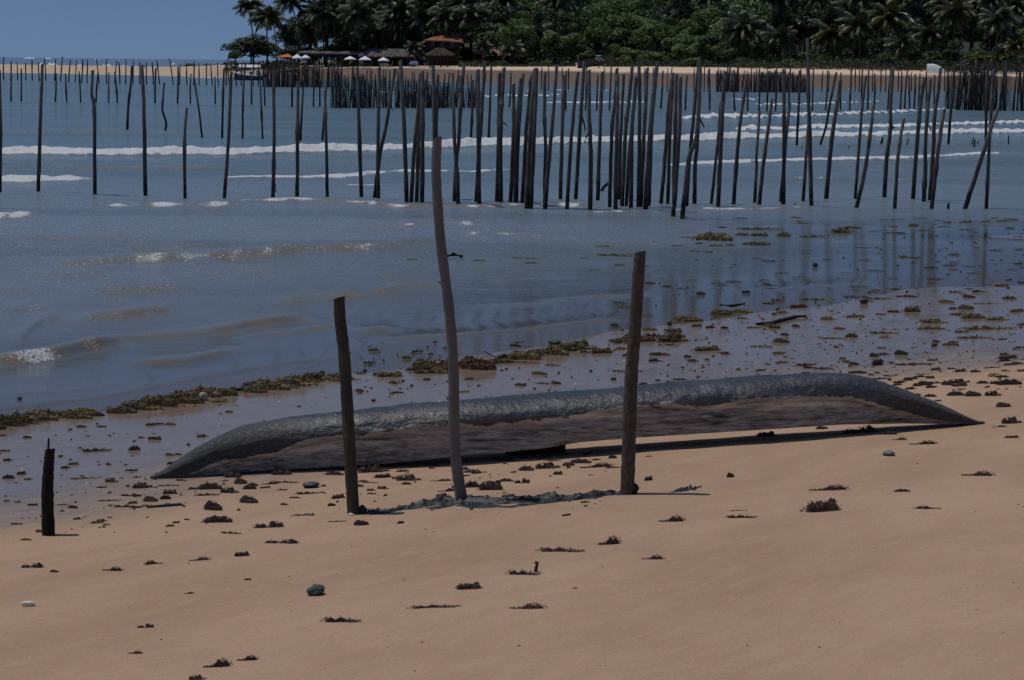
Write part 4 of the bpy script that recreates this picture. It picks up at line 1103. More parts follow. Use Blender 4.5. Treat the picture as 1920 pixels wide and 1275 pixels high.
for i, (px, py, D, sc, yg, lab) in enumerate(FEAT):
    palm(px, py, D, sc, lab, lean=random.Random(i).uniform(-.1, .1), seed=100 + i, feature=True, young=bool(yg), nfr=26)
# the wood behind: palms and broadleaf trees in ranks up the rise
rr = random.Random(5)
GP, GT = 'palms of the wood behind the far beach', 'broadleaf trees of the wood behind the far beach'
def tone(px):
    if px < 900: return rr.choice(('dark', 'dark', 'mid'))
    if px < 1430: return rr.choice(('mid', 'lite', 'mid', 'dark'))
    return rr.choice(('dark', 'dark', 'mid'))
LT = {'dark': 'dark green', 'mid': 'mid green', 'lite': 'light green'}
RANK = {}
def span(px0, px1, step, D0, top0, top1, w0, w1, kinds=None, base=.15, rank=''):
    px = px0; cn = {}
    while px < px1:
        D = D0 + rr.uniform(-5, 5)
        k = tone(px) if kinds is None else rr.choice(kinds)
        tp = rr.uniform(top0, top1)
        if px < 640: tp = max(tp, 46 - (px - 540) * .62 + rr.uniform(-4, 8))
        cn[k] = cn.get(k, 0) + 1
        tree(xpix(px, D), D, H_for(px, tp, D), rr.uniform(w0, w1), k, f'{LT[k]} tree, {ordinal(cn[k])} from left in {rank}', GT, rr.randrange(999), base=base)
        px += step * rr.uniform(.7, 1.3)
span(545, 2100, 30, 370, 72, 96, 4, 6, ('dark',), .02, rank='the low thicket behind the palms')
span(560, 2120, 36, 405, -60, -20, 7, 10, rank='the tallest rear rank of the wood')
span(552, 2100, 34, 384, -30, 15, 6, 9, rank='the second rear rank of the wood')
span(545, 900, 34, 364, 10, 60, 4.5, 7, rank='the rank above the thatched shelters')
span(900, 1460, 30, 362, 0, 40, 5, 8, ('mid', 'lite', 'dark'), rank='the rank behind the beached boat')
span(930, 1440, 36, 350, 30, 74, 4, 6.5, ('mid', 'lite'), .05, rank='the sunlit middle slope of the wood')
span(1430, 2100, 36, 358, 10, 60, 5, 7, rank='the middle rank over the white boat')
span(1060, 1440, 42, 341, 72, 98, 3.0, 4.6, ('lite', 'mid'), .02, rank='the lowest rank beside the beached boat')
span(1440, 2060, 50, 338, 80, 104, 2.8, 4.2, ('dark', 'mid'), .02, rank='the lowest rank near the white boat')
span(545, 1000, 40, 364, 84, 100, 3, 4.5, ('dark',), .02, rank='the low thicket behind the shelters')
px = 580
i = 0
while px < 2080:
    if not (920 < px < 1330 and rr.random() < .7):
        D = rr.uniform(352, 392)
        yg = px > 1480 and rr.random() < .25
        palm(px, rr.uniform(-25, 62), D, rr.uniform(.8, 1.15), f"{'yellow tinged' if yg else 'dark green'} coconut palm, {ordinal(i + 1)} from left among those crowding the wood", GP, rr.uniform(-.12, .12), rr.uniform(-.04, .06), 400 + i, young=yg)
    px += rr.uniform(17, 34); i += 1
for i, (px, py, D, sc) in enumerate([(1838, 112, 322, .34), (1868, 110, 322, .36), (1822, 116, 321, .28)]):
    palm(px, py, D, sc, ['yellow green shrub palm behind the right fence', 'second yellow green shrub palm behind the right fence', 'smallest yellow green shrub palm right of the upturned boat'][i], seed=700 + i, feature=False, young=True)
# undergrowth along the top of the beach
g = np.random.default_rng(9)
V = []
def under(px0, px1, n, hmax, D0, D1):
    px = g.uniform(px0, px1, n); D = g.uniform(D0, D1, n)
    P = np.array([on_y(a, 118, b)[:] for a, b in zip(px, D)])
    P[:, 2] = far_ground(P[:, 0], P[:, 1])
    hh = hmax * (.25 + .75 * np.clip(.5 + .8 * vnoise(P[:, 0] * .5, P[:, 1] * .3, 5), 0, 1))
    P[:, 2] += hh * g.random(n)
    nr = g.normal(size=(n, 3)) + np.array([0, -.3, .8]); nr /= np.linalg.norm(nr, axis=1)[:, None]
    t = np.cross(nr, g.normal(size=(n, 3))); t /= np.linalg.norm(t, axis=1)[:, None]
    b = np.cross(nr, t); s = g.uniform(.10, .26, n)[:, None]
    V.append(np.stack([P - t * s, P - b * s * .5, P + t * s, P + b * s * .5], 1).reshape(-1, 3))
under(500, 900, 2500, .8, 357, 372)
under(860, 1180, 5000, 1.1, 336, 350)
under(1130, 1420, 7000, 1.5, 332, 346)
under(1380, 2150, 11000, 1.7, 320, 342)
under(420, 560, 2500, 1.2, 352, 372)
under(560, 2150, 9000, 4.2, 361, 372)
under(1400, 2150, 6000, 3.6, 342, 352)
under(930, 1420, 4000, 3.4, 346, 354)
V = np.concatenate(V)
me = mesh_from('undergrowth', V, np.arange(len(V)).reshape(-1, 4), L_UNDER)
tag(link('undergrowth', me), 'low green creepers and bushes along the top of the far beach', 'undergrowth', kind='stuff')

# ------------------------------------------------------------------ beach huts, umbrellas, boats
THATCH = plain('thatch', (0.135, 0.125, 0.118), .95, .1, .5, 3.0, .6)
TILE = plain('clay_tiles', (0.24, 0.095, 0.060), .8, .25, .35, 2.5, .3)
TILE2 = plain('old_clay_tiles', (0.30, 0.150, 0.110), .85, .2, .35, 2.5, .3)
DWALL = wood_mat('dark_board_wall', (0.050, 0.040, 0.034), (0.028, 0.023, 0.020), .9, grain=(8, 8, 2))
WHITE = plain('white_canvas', (0.74, 0.76, 0.80), .8, .2, .04, 4)
ORANGE = plain('orange_canvas', (0.50, 0.145, 0.045), .8, .2, .2, 3)
GREYC = plain('pale_grey_paint', (0.42, 0.43, 0.44), .6, .3, .1, 3)
WHITEP = plain('white_boat_paint', (0.66, 0.68, 0.68), .45, .5, .08, 2)
HULLG = plain('grey_green_paint', (0.055, 0.070, 0.072), .5, .4, .2, 2)
HULLD = plain('dark_boat_paint', (0.040, 0.038, 0.038), .7, .3, .35, 2)
BLUE = plain('blue_tarp', (0.030, 0.060, 0.19), .6, .4, .2, 4)
SKIN = plain('skin', (0.16, 0.085, 0.055), .6, .3, .15, 6)
SHIRT = plain('dark_shirt', (0.022, 0.022, 0.026), .85, .2, .2, 5)
CLOTHG = plain('pale_cloth', (0.36, 0.35, 0.33), .9, .1, .1, 5)

THATCH2 = plain('brown_thatch', (0.085, 0.064, 0.048), .95, .1, .5, 3.0, .6)
def thatch_roof(px0, px1, ytop, ybot, D, depth, hip, name, label, posts, seed, root_label_cat='shelter', tufts=260):
    rr = random.Random(seed)
    A = on_y(px0, ybot, D); B = on_y(px1, ybot, D); zt = on_y((px0 + px1) / 2, ytop, D).z
    g = fgz((A.x + B.x) / 2, D)
    root = link(name, None, None, (A.x, D, g)); tag(root, label, root_label_cat, 'palm thatched shelters')
    w = B.x - A.x; ze = A.z - g; zr = zt - g
    b = MB()
    th = .22
    xa, xb = hip * w, w * (1 - hip)
    v = [(-.2, -depth / 2, ze), (w + .2, -depth / 2, ze), (xb, 0, zr), (xa, 0, zr), (-.2, depth / 2, ze), (w + .2, depth / 2, ze)]
    v2 = [(x, y, z - th) for x, y, z in v]
    b.add(v + v2, [(0, 1, 2, 3), (5, 4, 3, 2), (1, 5, 2), (4, 0, 3), (7, 6, 9, 8), (10, 11, 8, 9), (11, 7, 8), (6, 10, 9), (0, 6, 7, 1), (1, 7, 11, 5), (5, 11, 10, 4), (4, 10, 6, 0)])
    TH = THATCH2 if hip > .3 else THATCH
    roof = b.build('roof', TH, root)
    # loose palm straw lying on the slope and hanging over the eave
    t = MB()
    for k in range(tufts):
        x = rr.uniform(0, w); f = rr.random() ** 1.2
        xx = x * (1 - f * 2 * hip) + f * hip * w
        p = Vector((xx, -depth / 2 * (1 - f) - .03, ze + (zr - ze) * f + .04))
        d = Vector((rr.uniform(-.5, .5), -depth / 2 - .1, -(zr - ze))).normalized() * rr.uniform(.4, .9)
        wv = Vector((rr.uniform(.03, .09), 0, rr.uniform(-.03, .03)))
        t.add([p - wv, p + wv, p + d + wv * .5 + Vector((0, 0, rr.uniform(-.12, .15))), p + d - wv * .5], [(0, 1, 2, 3)])
    tag(t.build('loose_thatch', TH, roof), kind='stuff')
    for k in range(posts):
        x = w * (k + .5) / posts + rr.uniform(-.3, .3)
        for y in (-depth / 2 + .3, depth / 2 - .3):
            MB().tube([(x, y, -.4), (x + rr.uniform(-.05, .05), y, ze)], [.07, .06], 6, 0, True, k, .1).build('post', BARK2, root)
    return root, w, ze, depth
thatch_roof(562, 682, 95.5, 99, 354, 5.0, .03, 'thatched_shelter', 'long low flat thatched shelter behind the umbrellas', 5, 1, tufts=120)
r2, w2, ze2, dp2 = thatch_roof(676, 774, 91.5, 104, 353, 6.0, .16, 'thatched_shelter', 'broad shaggy palm thatched shelter with sloping ends', 5, 2, tufts=420)
MB().box((w2 / 2, 2.4, ze2 / 2 - .2), (w2 * .9, .12, ze2 - .3)).build('back_wall', DWALL, r2)
thatch_roof(800, 850, 90, 102, 343, 4.5, .36, 'thatched_shelter', 'small brown thatched hut roof below the red roofed house', 3, 3, tufts=220)

def house():
    D = 352
    A = on_y(797, 124, D); g = fgz(A.x, D); w = on_y(864, 124, D).x - A.x
    root = link('house', None, None, (A.x, D, g)); tag(root, 'two storey dark wooden beach house with red tiled roof among palms', 'house')
    h1 = on_y(830, 76, D).z - g
    MB().box((w / 2, 2.5, h1 / 2 - .2), (w - .8, 5, h1 + .4)).build('wall', DWALL, root)
    for k, (a, b_, zt, y0) in enumerate(((0, .62, 62.5, 0), (.58, 1.02, 62, .25))):
        zr = on_y(830, zt, D).z - g
        x0, x1 = a * w - .3, b_ * w + .3
        xr = x0 + (x1 - x0) * (.75 if k == 0 else .5)
        v = [(x0, -1.0 + y0, h1), (x1, -1.0 + y0, h1 - (.25 if k else 0)), (x1 - .2, 2.5, zr), (xr - .4, 2.5, zr - .1), (x0, 6, h1), (x1, 6, h1)]
        v += [(x, y, z - .18) for x, y, z in v]
        MB().add(v, [(0, 1, 2, 3), (5, 4, 3, 2), (0, 3, 4), (1, 5, 2), (7, 6, 9, 8), (10, 11, 8, 9), (0, 6, 7, 1), (1, 7, 11, 5), (4, 10, 6, 0), (5, 11, 10, 4)]).build('roof', TILE, root)
    zf = h1 * .55
    MB().box((w / 2, -.55, zf), (w * .9, 1.1, .15)).build('balcony_floor', DWALL, root)
    for i in range(12):
        MB().box((w * .08 + w * .84 * i / 11, -1.05, zf + .5), (.05, .05, .9)).build('baluster', DWALL, root)
    MB().box((w / 2, -1.05, zf + .98), (w * .9, .08, .08)).build('railing', DWALL, root)
    for i in range(4):
        MB().box((w * .08 + w * .84 * i / 3, -1.0, h1 / 2 - .1), (.14, .14, h1 - .1)).build('post', DWALL, root)
    for i in range(3):
        f = MB().box((w * (.2 + .28 * i), -.02, zf + 1.15), (.9, .06, 1.1)).build('window', BARK2, root)
        MB().box((w * (.2 + .28 * i), -.06, zf + 1.15), (.74, .03, .94)).build('pane', plain('dark_glass', (.01, .012, .015), .15, .6), f)
house()
def low_roof():
    D = 346
    A = on_y(912, 96, D); B = on_y(984, 105, D); g = fgz((A.x + B.x) / 2, D)
    w = B.x - A.x
    root = link('house', None, None, (A.x, D, g)); tag(root, 'low beach bar with a sloping faded red tiled roof and open front', 'house')
    za, zb = A.z - g, on_y(984, 99, D).z - g
    v = [(2.0, -1.6, za - .45), (w, -1.6, zb - .55), (w - .2, 2.0, zb + .35), (.9, 2.0, za + .35)]
    v += [(x, y, z - .15) for x, y, z in v]
    roof = MB().add(v, [(0, 1, 2, 3), (7, 6, 5, 4), (0, 4, 5, 1), (1, 5, 6, 2), (2, 6, 7, 3), (3, 7, 4, 0)]).build('roof', TILE2, root)
    for i in range(9):
        f = (i + .5) / 9
        p = Vector(v[0]).lerp(Vector(v[1]), f) + Vector((0, 0, .05)); q = Vector(v[3]).lerp(Vector(v[2]), f) + Vector((0, 0, .05))
        MB().tube([p, q], [.07, .07], 5).build('tile_ridge', TILE2, roof)
    v = [(-.8, -1.4, za - .5), (.6, -1.4, za + .55), (2.0, -1.4, za - .5), (-.8, 2, za - .5), (.6, 2, za + .55), (2.0, 2, za - .5)]
    v += [(x, y, z - .14) for x, y, z in v]
    MB().add(v, [(0, 1, 4, 3), (1, 2, 5, 4), (9, 10, 7, 6), (10, 11, 8, 7), (0, 6, 7, 1), (1, 7, 8, 2), (3, 4, 10, 9), (4, 5, 11, 10), (0, 3, 9, 6), (2, 8, 11, 5)]).build('gable_roof', TILE2, root)
    MB().box((.75, -1.52, za + .02), (.30, .06, .42)).build('gable_panel', WHITE, root)
    for x in (-.5, 1.8, w * .6, w - .4):
        MB().tube([(x, -1.2, -.3), (x, -1.2, zb - .5)], [.07, .07], 6).build('post', BARK2, root)
    MB().box((w / 2, 1.9, za / 2 - .4), (w, .12, za - .6)).build('back_wall', DWALL, root)
    MB().box((w * .55, -.6, .5), (w * .7, .5, 1.0)).build('counter', DWALL, root)
low_roof()

def umbrella(px, ytop, yrim, wpx, D, label, mat=WHITE, name='beach_umbrella', group='white beach umbrellas', n=8):
    a = on_y(px, ytop, D); r = wpx * D / FPX / 2; zr = on_y(px, yrim, D).z
    g = fgz(a.x, D)
    root = link(name, None, None, (a.x, D, g)); tag(root, label, 'umbrella', group)
    b = MB(); H = a.z - g; R = zr - g
    rim = [(r * math.cos(2 * math.pi * k / n + .3), r * math.sin(2 * math.pi * k / n + .3), R) for k in range(n)]
    low = [(x, y, z - .16) for x, y, z in rim]
    b.add([(0, 0, H)] + rim + low + [(0, 0, H - .04)], [(0, 1 + k, 1 + (k + 1) % n) for k in range(n)] + [(1 + k, 1 + n + k, 1 + n + (k + 1) % n, 1 + (k + 1) % n) for k in range(n)] +
          [(1 + 2 * n, 1 + n + (k + 1) % n, 1 + n + k) for k in range(n)])
    can = b.build('canopy', mat, root)
    for k in range(n):
        MB().tube([(0, 0, H - .06), Vector(rim[k]) * .97 - Vector((0, 0, .03 * R / 2))], [.012, .01], 4).build('rib', BARK2, can)
    MB().tube([(0, 0, -.3), (0, 0, H - .03)], [.03, .025], 6).build('pole', BARK2, root)
    return root
UD = 345
for px, yt, yr, w, lab in ((557, 101, 108.5, 20, 'white beach umbrella touching the orange awning'), (573, 102.5, 108, 18, 'white beach umbrella second from the orange awning'),
                           (656.5, 105, 110.5, 23, 'white beach umbrella with a standing figure below, third from the orange awning'), (684.5, 105, 111.5, 24, 'largest white beach umbrella, between two others before the shelter'),
                           (719, 107, 113, 22, 'white beach umbrella farthest from the orange awning')):
    umbrella(px, yt, yr, w, UD, lab)
def awning():
    D = 346
    A = on_y(518, 107, D); B = on_y(549, 107, D); g = fgz(A.x, D)
    root = link('beach_awning', None, None, (A.x, D, g)); tag(root, 'orange canvas awning on poles beside the white umbrellas', 'awning')
    w = B.x - A.x; ze = A.z - g; zr = on_y(540, 100.5, D).z - g
    v = [(0, -1.3, ze), (w, -1.3, ze + .05), (w * .72, 0, zr), (w * .3, 0, zr - .28), (0, 1.3, ze), (w, 1.3, ze + .05)]
    v += [(x, y, z - .05) for x, y, z in v]
    MB().add(v, [(0, 1, 2, 3), (5, 4, 3, 2), (0, 3, 4), (1, 5, 2), (7, 6, 9, 8), (10, 11, 8, 9), (9, 6, 10), (11, 7, 8), (0, 6, 7, 1), (1, 7, 11, 5), (5, 11, 10, 4), (4, 10, 6, 0)]).build('canopy', ORANGE, root)
    for x, y in ((.1, -1.2), (w - .1, -1.2), (.1, 1.2), (w - .1, 1.2)):
        MB().tube([(x, y, -.3), (x, y, ze)], [.03, .03], 5).build('pole', BARK2, root)
awning()
def table(px, D, label, mat, w=1.2, cloth=False):
    x = xpix(px, D); g = fgz(x, D)
    root = link('beach_table', None, None, (x, D, g)); tag(root, label, 'table', 'tables under the beach umbrellas')
    MB().box((0, 0, .73), (w, .8, .05)).build('tabletop', mat, root)
    for sx in (-1, 1):
        for sy in (-1, 1):
            MB().box((sx * (w / 2 - .08), sy * .32, .34), (.05, .05, .72)).build('leg', BARK2, root)
    if cloth:
        b = MB()
        for sx, sy, a, c in ((0, -1, w, .02), (-1, 0, .02, .8), (1, 0, .02, .8)):
            b.box((sx * (w / 2 + .015), sy * .415, .48), (a, c, .5))
        b.build('cloth', mat, root)
table(684.5, 344.6, 'small table under the largest white umbrella', CLOTHG)
table(719, 344.6, 'cloth covered table under the umbrella farthest from the awning', CLOTHG, 1.5, True)
table(560, 344.6, 'table in the shade of the umbrella touching the awning', BARK2)
def lounger(px, D, label, mat):
    x = xpix(px, D); g = fgz(x, D)
    root = link('beach_chair', None, None, (x, D, g)); tag(root, label, 'chair', 'beach chairs before the shelters')
    MB().box((0, 0, .42), (.55, .5, .05)).build('seat', mat, root)
    MB().box((.30, 0, .72), (.05, .5, .62), Matrix.Rotation(.25, 3, 'Y')).build('backrest', mat, root)
    for sx in (-1, 1):
        for sy in (-1, 1):
            MB().box((sx * .24, sy * .22, .2), (.045, .045, .42)).build('leg', mat, root)
for px, lab, mt in ((580, 'pale chair right of the second umbrella', CLOTHG), (590, 'pale chair standing alone before the low thatched shelter', CLOTHG), (638, 'pale chair left of the umbrella with the standing figure', CLOTHG),
                    (693, 'grey chair at the table of the largest umbrella', GREYC), (732, 'pale chair right of the cloth covered table', CLOTHG), (708, 'chair left of the cloth covered table', BARK2)):
    lounger(px, 344, lab, mt)
def stall():
    D = 344
    x = xpix(776, D); g = fgz(x, D)
    root = link('tarp_stall', None, None, (x, D, g)); tag(root, 'low stall covered with a blue tarpaulin right of the thatched shelter', 'stall')
    v = [(-.8, -.5, .45), (.8, -.5, .42), (.55, 0, 1.0), (-.5, 0, .95), (-.8, .5, .45), (.8, .5, .42)]
    v += [(a, b_, c - .05) for a, b_, c in v]
    MB().add(v, [(0, 1, 2, 3), (5, 4, 3, 2), (0, 3, 4), (1, 5, 2), (7, 6, 9, 8), (10, 11, 8, 9), (0, 6, 7, 1), (4, 10, 6, 0), (1, 7, 11, 5), (5, 11, 10, 4)]).build('tarp', BLUE, root)
    for k in (-.1, .18):
        MB().box((k, -.30, .80), (.16, .05, .14)).build('white_box', WHITE, root)
    for sx in (-.7, .7):
        for sy in (-.4, .4):
            MB().box((sx, sy, .2), (.06, .06, .5)).build('leg', BARK2, root)
stall()
def shrub(px, D, h, w, label, k, seed):
    x = xpix(px, D); g = fgz(x, D)
    o = link('beach_shrub', None, None, (x, D, g)); tag(o, label, 'shrub')
    c = link('foliage', CROWNS[k][seed % 3], o, (0, 0, h * .4)); c.scale = (w * .6, w * .6, h * .8)
    MB().tube([(0, 0, -.2), (0.05, 0, h * .5)], [.05, .03], 5).build('stem', BARK2, o)
for i, (px, D, h, w, k, lab) in enumerate([(1026, 339, 1.2, 1.4, 'lite', 'bright green shrub at the beach edge right of the low roof'), (1170, 336, 1.9, 2.4, 'lite', 'rounded bush just right of the beached dark boat'), (1300, 334, 1.6, 3.2, 'lite', 'wide low bright bush in the middle of the far beach edge'),
                                          (1060, 338, 1.0, 1.6, 'mid', 'low shrub left of the beached dark boat'), (1480, 330, 1.5, 3.0, 'mid', 'low bush behind the low dark fence'), (1800, 324, 1.4, 2.2, 'lite', 'yellowish bush right of the white upturned boat')]):
    shrub(px, D, h, w, lab, k, i)

# people: one skinned figure per pose
def figure(pose, nm):
    if pose == 'sit':
        J = {'pel': (0, 0, .48), 'che': (0, -.02, .88), 'nec': (0, -.01, 1.04), 'hea': (0, .02, 1.20), 'hd2': (0, .03, 1.26), 'sl': (-.19, -.01, .98), 'el': (-.25, .08, .72), 'hl': (-.17, .30, .62), 'sr': (.19, -.01, .98), 'er': (.25, .08, .72), 'hr': (.17, .30, .62),
             'tl': (-.11, .04, .46), 'kl': (-.13, .45, .48), 'fl': (-.13, .46, .06), 'ol': (-.13, .60, .04), 'tr': (.11, .04, .46), 'kr': (.13, .45, .48), 'fr': (.13, .46, .06), 'or': (.13, .60, .04)}
    else:
        J = {'pel': (0, 0, .92), 'che': (0, 0, 1.32), 'nec': (0, 0, 1.48), 'hea': (0, .02, 1.63), 'hd2': (0, .03, 1.69), 'sl': (-.19, 0, 1.42), 'el': (-.24, .02, 1.14), 'hl': (-.22, .12, .90), 'sr': (.19, 0, 1.42), 'er': (.24, .02, 1.14), 'hr': (.22, .12, .90),
             'tl': (-.10, 0, .88), 'kl': (-.11, .03, .48), 'fl': (-.12, -.01, .07), 'ol': (-.13, .15, .03), 'tr': (.10, 0, .88), 'kr': (.11, .03, .48), 'fr': (.12, -.01, .07), 'or': (.13, .15, .03)}
    R = {'pel': .14, 'che': .15, 'nec': .06, 'hea': .10, 'hd2': .085, 'sl': .06, 'el': .045, 'hl': .035, 'tl': .085, 'kl': .06, 'fl': .045, 'ol': .035}
    names = list(J); E = [('pel', 'che'), ('che', 'nec'), ('nec', 'hea'), ('hea', 'hd2'), ('che', 'sl'), ('sl', 'el'), ('el', 'hl'), ('che', 'sr'), ('sr', 'er'), ('er', 'hr'), ('pel', 'tl'), ('tl', 'kl'), ('kl', 'fl'), ('fl', 'ol'), ('pel', 'tr'), ('tr', 'kr'), ('kr', 'fr'), ('fr', 'or')]
    me = bpy.data.meshes.new(nm); me.from_pydata([J[k] for k in names], [(names.index(a), names.index(b)) for a, b in E], [])
    o = bpy.data.objects.new(nm, me); COL.objects.link(o)
    sk = o.modifiers.new('skin', 'SKIN')
    for i, k in enumerate(names):
        kk = k if k in R else k[:-1] + 'l'
        me.skin_vertices[0].data[i].radius = (R[kk], R[kk] * .85)
    me.skin_vertices[0].data[0].use_root = True
    o.modifiers.new('sub', 'SUBSURF').levels = 1
    dg = bpy.context.evaluated_depsgraph_get(); dg.update()
    m2 = bpy.data.meshes.new_from_object(o.evaluated_get(dg)); m2.name = nm
    bpy.data.objects.remove(o)
    m2.materials.clear(); m2.materials.append(SKIN); m2.materials.append(SHIRT)
    lo, hi = (J['pel'][2] - .2, J['nec'][2] - .05)
    for p in m2.polygons:
        p.material_index = 1 if lo < p.center.z < hi and abs(p.center.x) < .24 else 0
        p.use_smooth = True
    return m2
SIT = figure('sit', 'body'); STAND = figure('stand', 'body')
def hair(parent, z):
    MB().tube([(0, .01, z - .06), (0, .0, z), (0, .0, z + .075)], [.088, .092, .045], 8, 0, True).build('hair', SHIRT, parent)
def person(me, loc, rz, label, group, z):
    o = link('person', me, None, loc); o.rotation_euler = (0, 0, rz); tag(o, label, 'person', group); hair(o, z)
    return o
x = xpix(655, 345.2)
person(STAND, (x - .3, 345.2, fgz(x, 345.2)), 2.6, 'person in dark clothes standing under the third white umbrella', None, 1.72)

# motor boat with canopy
def hull_mesh(Lg, W, Hh, mat, name, rise=.35, transom=.75, krise=None):
    n = 15; V = []; m = 7
    for i in range(n):
        s = i / (n - 1)                                  # 0 stern, 1 bow
        w = W / 2 * (transom + (1 - transom) * math.sin(min(1, s * 2.2) * math.pi / 2)) * (1 - max(0, (s - .55) / .45) ** 2.2) + .01
        zk = (rise * .75 * max(0, (s - .6) / .4) ** 2) if krise is None else krise * max(0, (s - .35) / .65) ** 1.7
        zg = Hh + rise * max(0, (s - .3) / .7) ** 2
        x = s * Lg
        for j in range(m):
            q = j / (m - 1) * 2 - 1
            V.append((x + .25 * max(0, s - .9) * 10 * abs(q) ** 2 * .3, w * math.copysign(abs(q) ** .7, q), zk + (zg - zk) * abs(q) ** 1.9))
    F = [tuple(f) for f in grid_faces(n, m).tolist()]
    k = len(V)
    V2 = [(x, y * .93, min(z + .06, 9)) for x, y, z in V]
    for i in range(n):
        for j in (0, m - 1):
            V2[i * m + j] = (V[i * m + j][0], V[i * m + j][1] * .92, V[i * m + j][2])
    F += [tuple(reversed([a + k for a in f])) for f in grid_faces(n, m).tolist()]
    for i in range(n - 1):
        F.append((i * m, (i + 1) * m, k + (i + 1) * m, k + i * m)); a = i * m + m - 1
        F.append((a + m, a, k + a, k + a + m))
    F.append(tuple(range(m))); F.append(tuple(k + j for j in reversed(range(m))))
    me = mesh_from(name, V + V2, F, mat, False)
    gun = [[V[i * m + j] for i in range(n)] for j in (0, m - 1)]
    return me, gun
def motor_boat():
    D = on_z(470, 150.2).y
    A = on_z(501, 150.2); B = on_z(437, 150)
    Lg = A.x - B.x
    root = link('motor_boat', None, None, (A.x, D, -.18)); root.rotation_euler = (0, 0, math.pi + .06)
    tag(root, 'grey motor boat with white rail and pale canopy carrying people', 'boat')
    me, gun = hull_mesh(Lg, 1.7, .80, HULLG, 'hull', .40)
    link('hull', me, root)
    for g_ in gun:
        MB().tube([Vector(p) + Vector((0, 0, .03)) for p in g_], [.11] * len(g_), 6, 0, True).build('rail', WHITEP, root)
    c0, c1 = Lg * .14, Lg * .84
    cv = []
    for i in range(9):
        x = c0 + (c1 - c0) * i / 8
        for j in range(9):
            q = j / 4 - 1
            cv.append((x, q * .78, 1.96 + .36 * (1 - q * q)))
    k = len(cv); gf = [tuple(f) for f in grid_faces(9, 9).tolist()]
    edge = [i for i in range(9)] + [9 * i + 8 for i in range(1, 9)] + [72 + 7 - i for i in range(8)] + [9 * (7 - i) for i in range(7)]
    cf = gf + [tuple(reversed([q + k for q in f])) for f in gf] + [(edge[i], edge[(i + 1) % len(edge)], k + edge[(i + 1) % len(edge)], k + edge[i]) for i in range(len(edge))]
    MB().add(cv + [(x, y, z - .06) for x, y, z in cv], cf).build('canopy', plain('cream_canvas', (.66, .63, .58), .8, .2, .06), root)
    for sx in (c0 + .08, (c0 + c1) / 2, c1 - .08):
        for sy in (-.66, .66):
            MB().tube([(sx, sy, .7), (sx, sy, 1.98)], [.022, .022], 5).build('canopy_pole', GREYC, root)
    for sx in (.2, .4, .6):
        MB().box((Lg * sx, 0, .45), (.3, 1.3, .06)).build('bench', HULLG, root)
    e = MB().box((-.18, 0, .85), (.3, .3, .42)).box((-.16, 0, .4), (.14, .12, .7)).build('outboard_motor', SHIRT, root)
    MB().box((Lg * .45, .1, .98), (.35, .6, .7)).build('console', BLUE, root)
    R = Matrix.Rotation(math.pi + .06, 4, 'Z')
    for k, (sx, sy, rz, lab) in enumerate(((.05, -.4, -1.4, 'person seated at the stern of the motor boat, dark clothes'), (.16, .3, 1.2, 'person in dark clothes seated near the stern beside the canopy pole'), (.26, -.35, -1.2, 'person seated under the canopy rear, arms forward'),
                                          (.66, .3, -1.7, 'person seated before the console under the canopy'), (.78, -.3, 1.6, 'person seated near the bow under the canopy edge'), (.90, 0, 1.5, 'person seated at the bow of the motor boat'))):
        p = R @ Vector((Lg * sx, sy, .12)) + root.location
        person(SIT, p, rz, lab, 'people in the motor boat', 1.29)
motor_boat()
def fishing_boat():
    D = 322
    A = on_y(1083, 132, D); B = on_y(1154, 112, D)
    g = fgz(A.x, D)
    Lg = (B.x - A.x) * 1.02
    root = link('fishing_boat', None, None, (A.x, D, g - .15)); root.rotation_euler = (.12, -math.radians(11), .12)
    tag(root, 'dark wooden fishing boat hauled up on the far beach, bow raised', 'boat')
    me, gun = hull_mesh(Lg, 1.8, .95, HULLD, 'hull', .55, .8)
    link('hull', me, root)
    for g_ in gun:
        MB().tube([Vector(p) + Vector((0, 0, .02)) for p in g_], [.05] * len(g_), 5, 0, True).build('gunwale', BARK2, root)
    MB().box((-.04, 0, .55), (.06, 1.25, .75)).build('transom', WHITEP, root)
    for sx in (.25, .5, .72):
        MB().box((Lg * sx, 0, .72), (.25, 1.4, .06)).build('thwart', BARK2, root)
    MB().box((Lg * .60, 0, 1.20), (.7, .9, .5)).build('engine_box', plain('faded_green_paint', (.12, .20, .18), .7, .3), root)
    for k in (0, .55):
        MB().tube([(Lg * .48 + k, -.9, 1.28), (Lg * .6 + k, -.95, .72)], [.07, .06], 5).build('oar', GREYC, root)
    MB().tube([(.3, 0, .8), (.32, .0, 2.0), (.42, 0, 2.05)], [.05, .045, .04], 6).build('rudder_post', GREYC, root)
    for k, sx in enumerate((.22, .55)):
        p = Vector((A.x + Lg * sx, D, 0)); p.z = fgz(p.x, p.y)
        tp = root.location.z + sx * Lg * math.sin(math.radians(11)) - p.z
        tag(MB().tube([(0, 0, -.3), (0, 0, max(.1, tp))], [.09, .08], 7, 0, True, k, .08).build('boat_prop', BARK2, None, p), ['shorter log propping the beached fishing boat', 'taller log propping the bow half of the beached fishing boat'][k], 'log', 'logs propping the fishing boat')
fishing_boat()
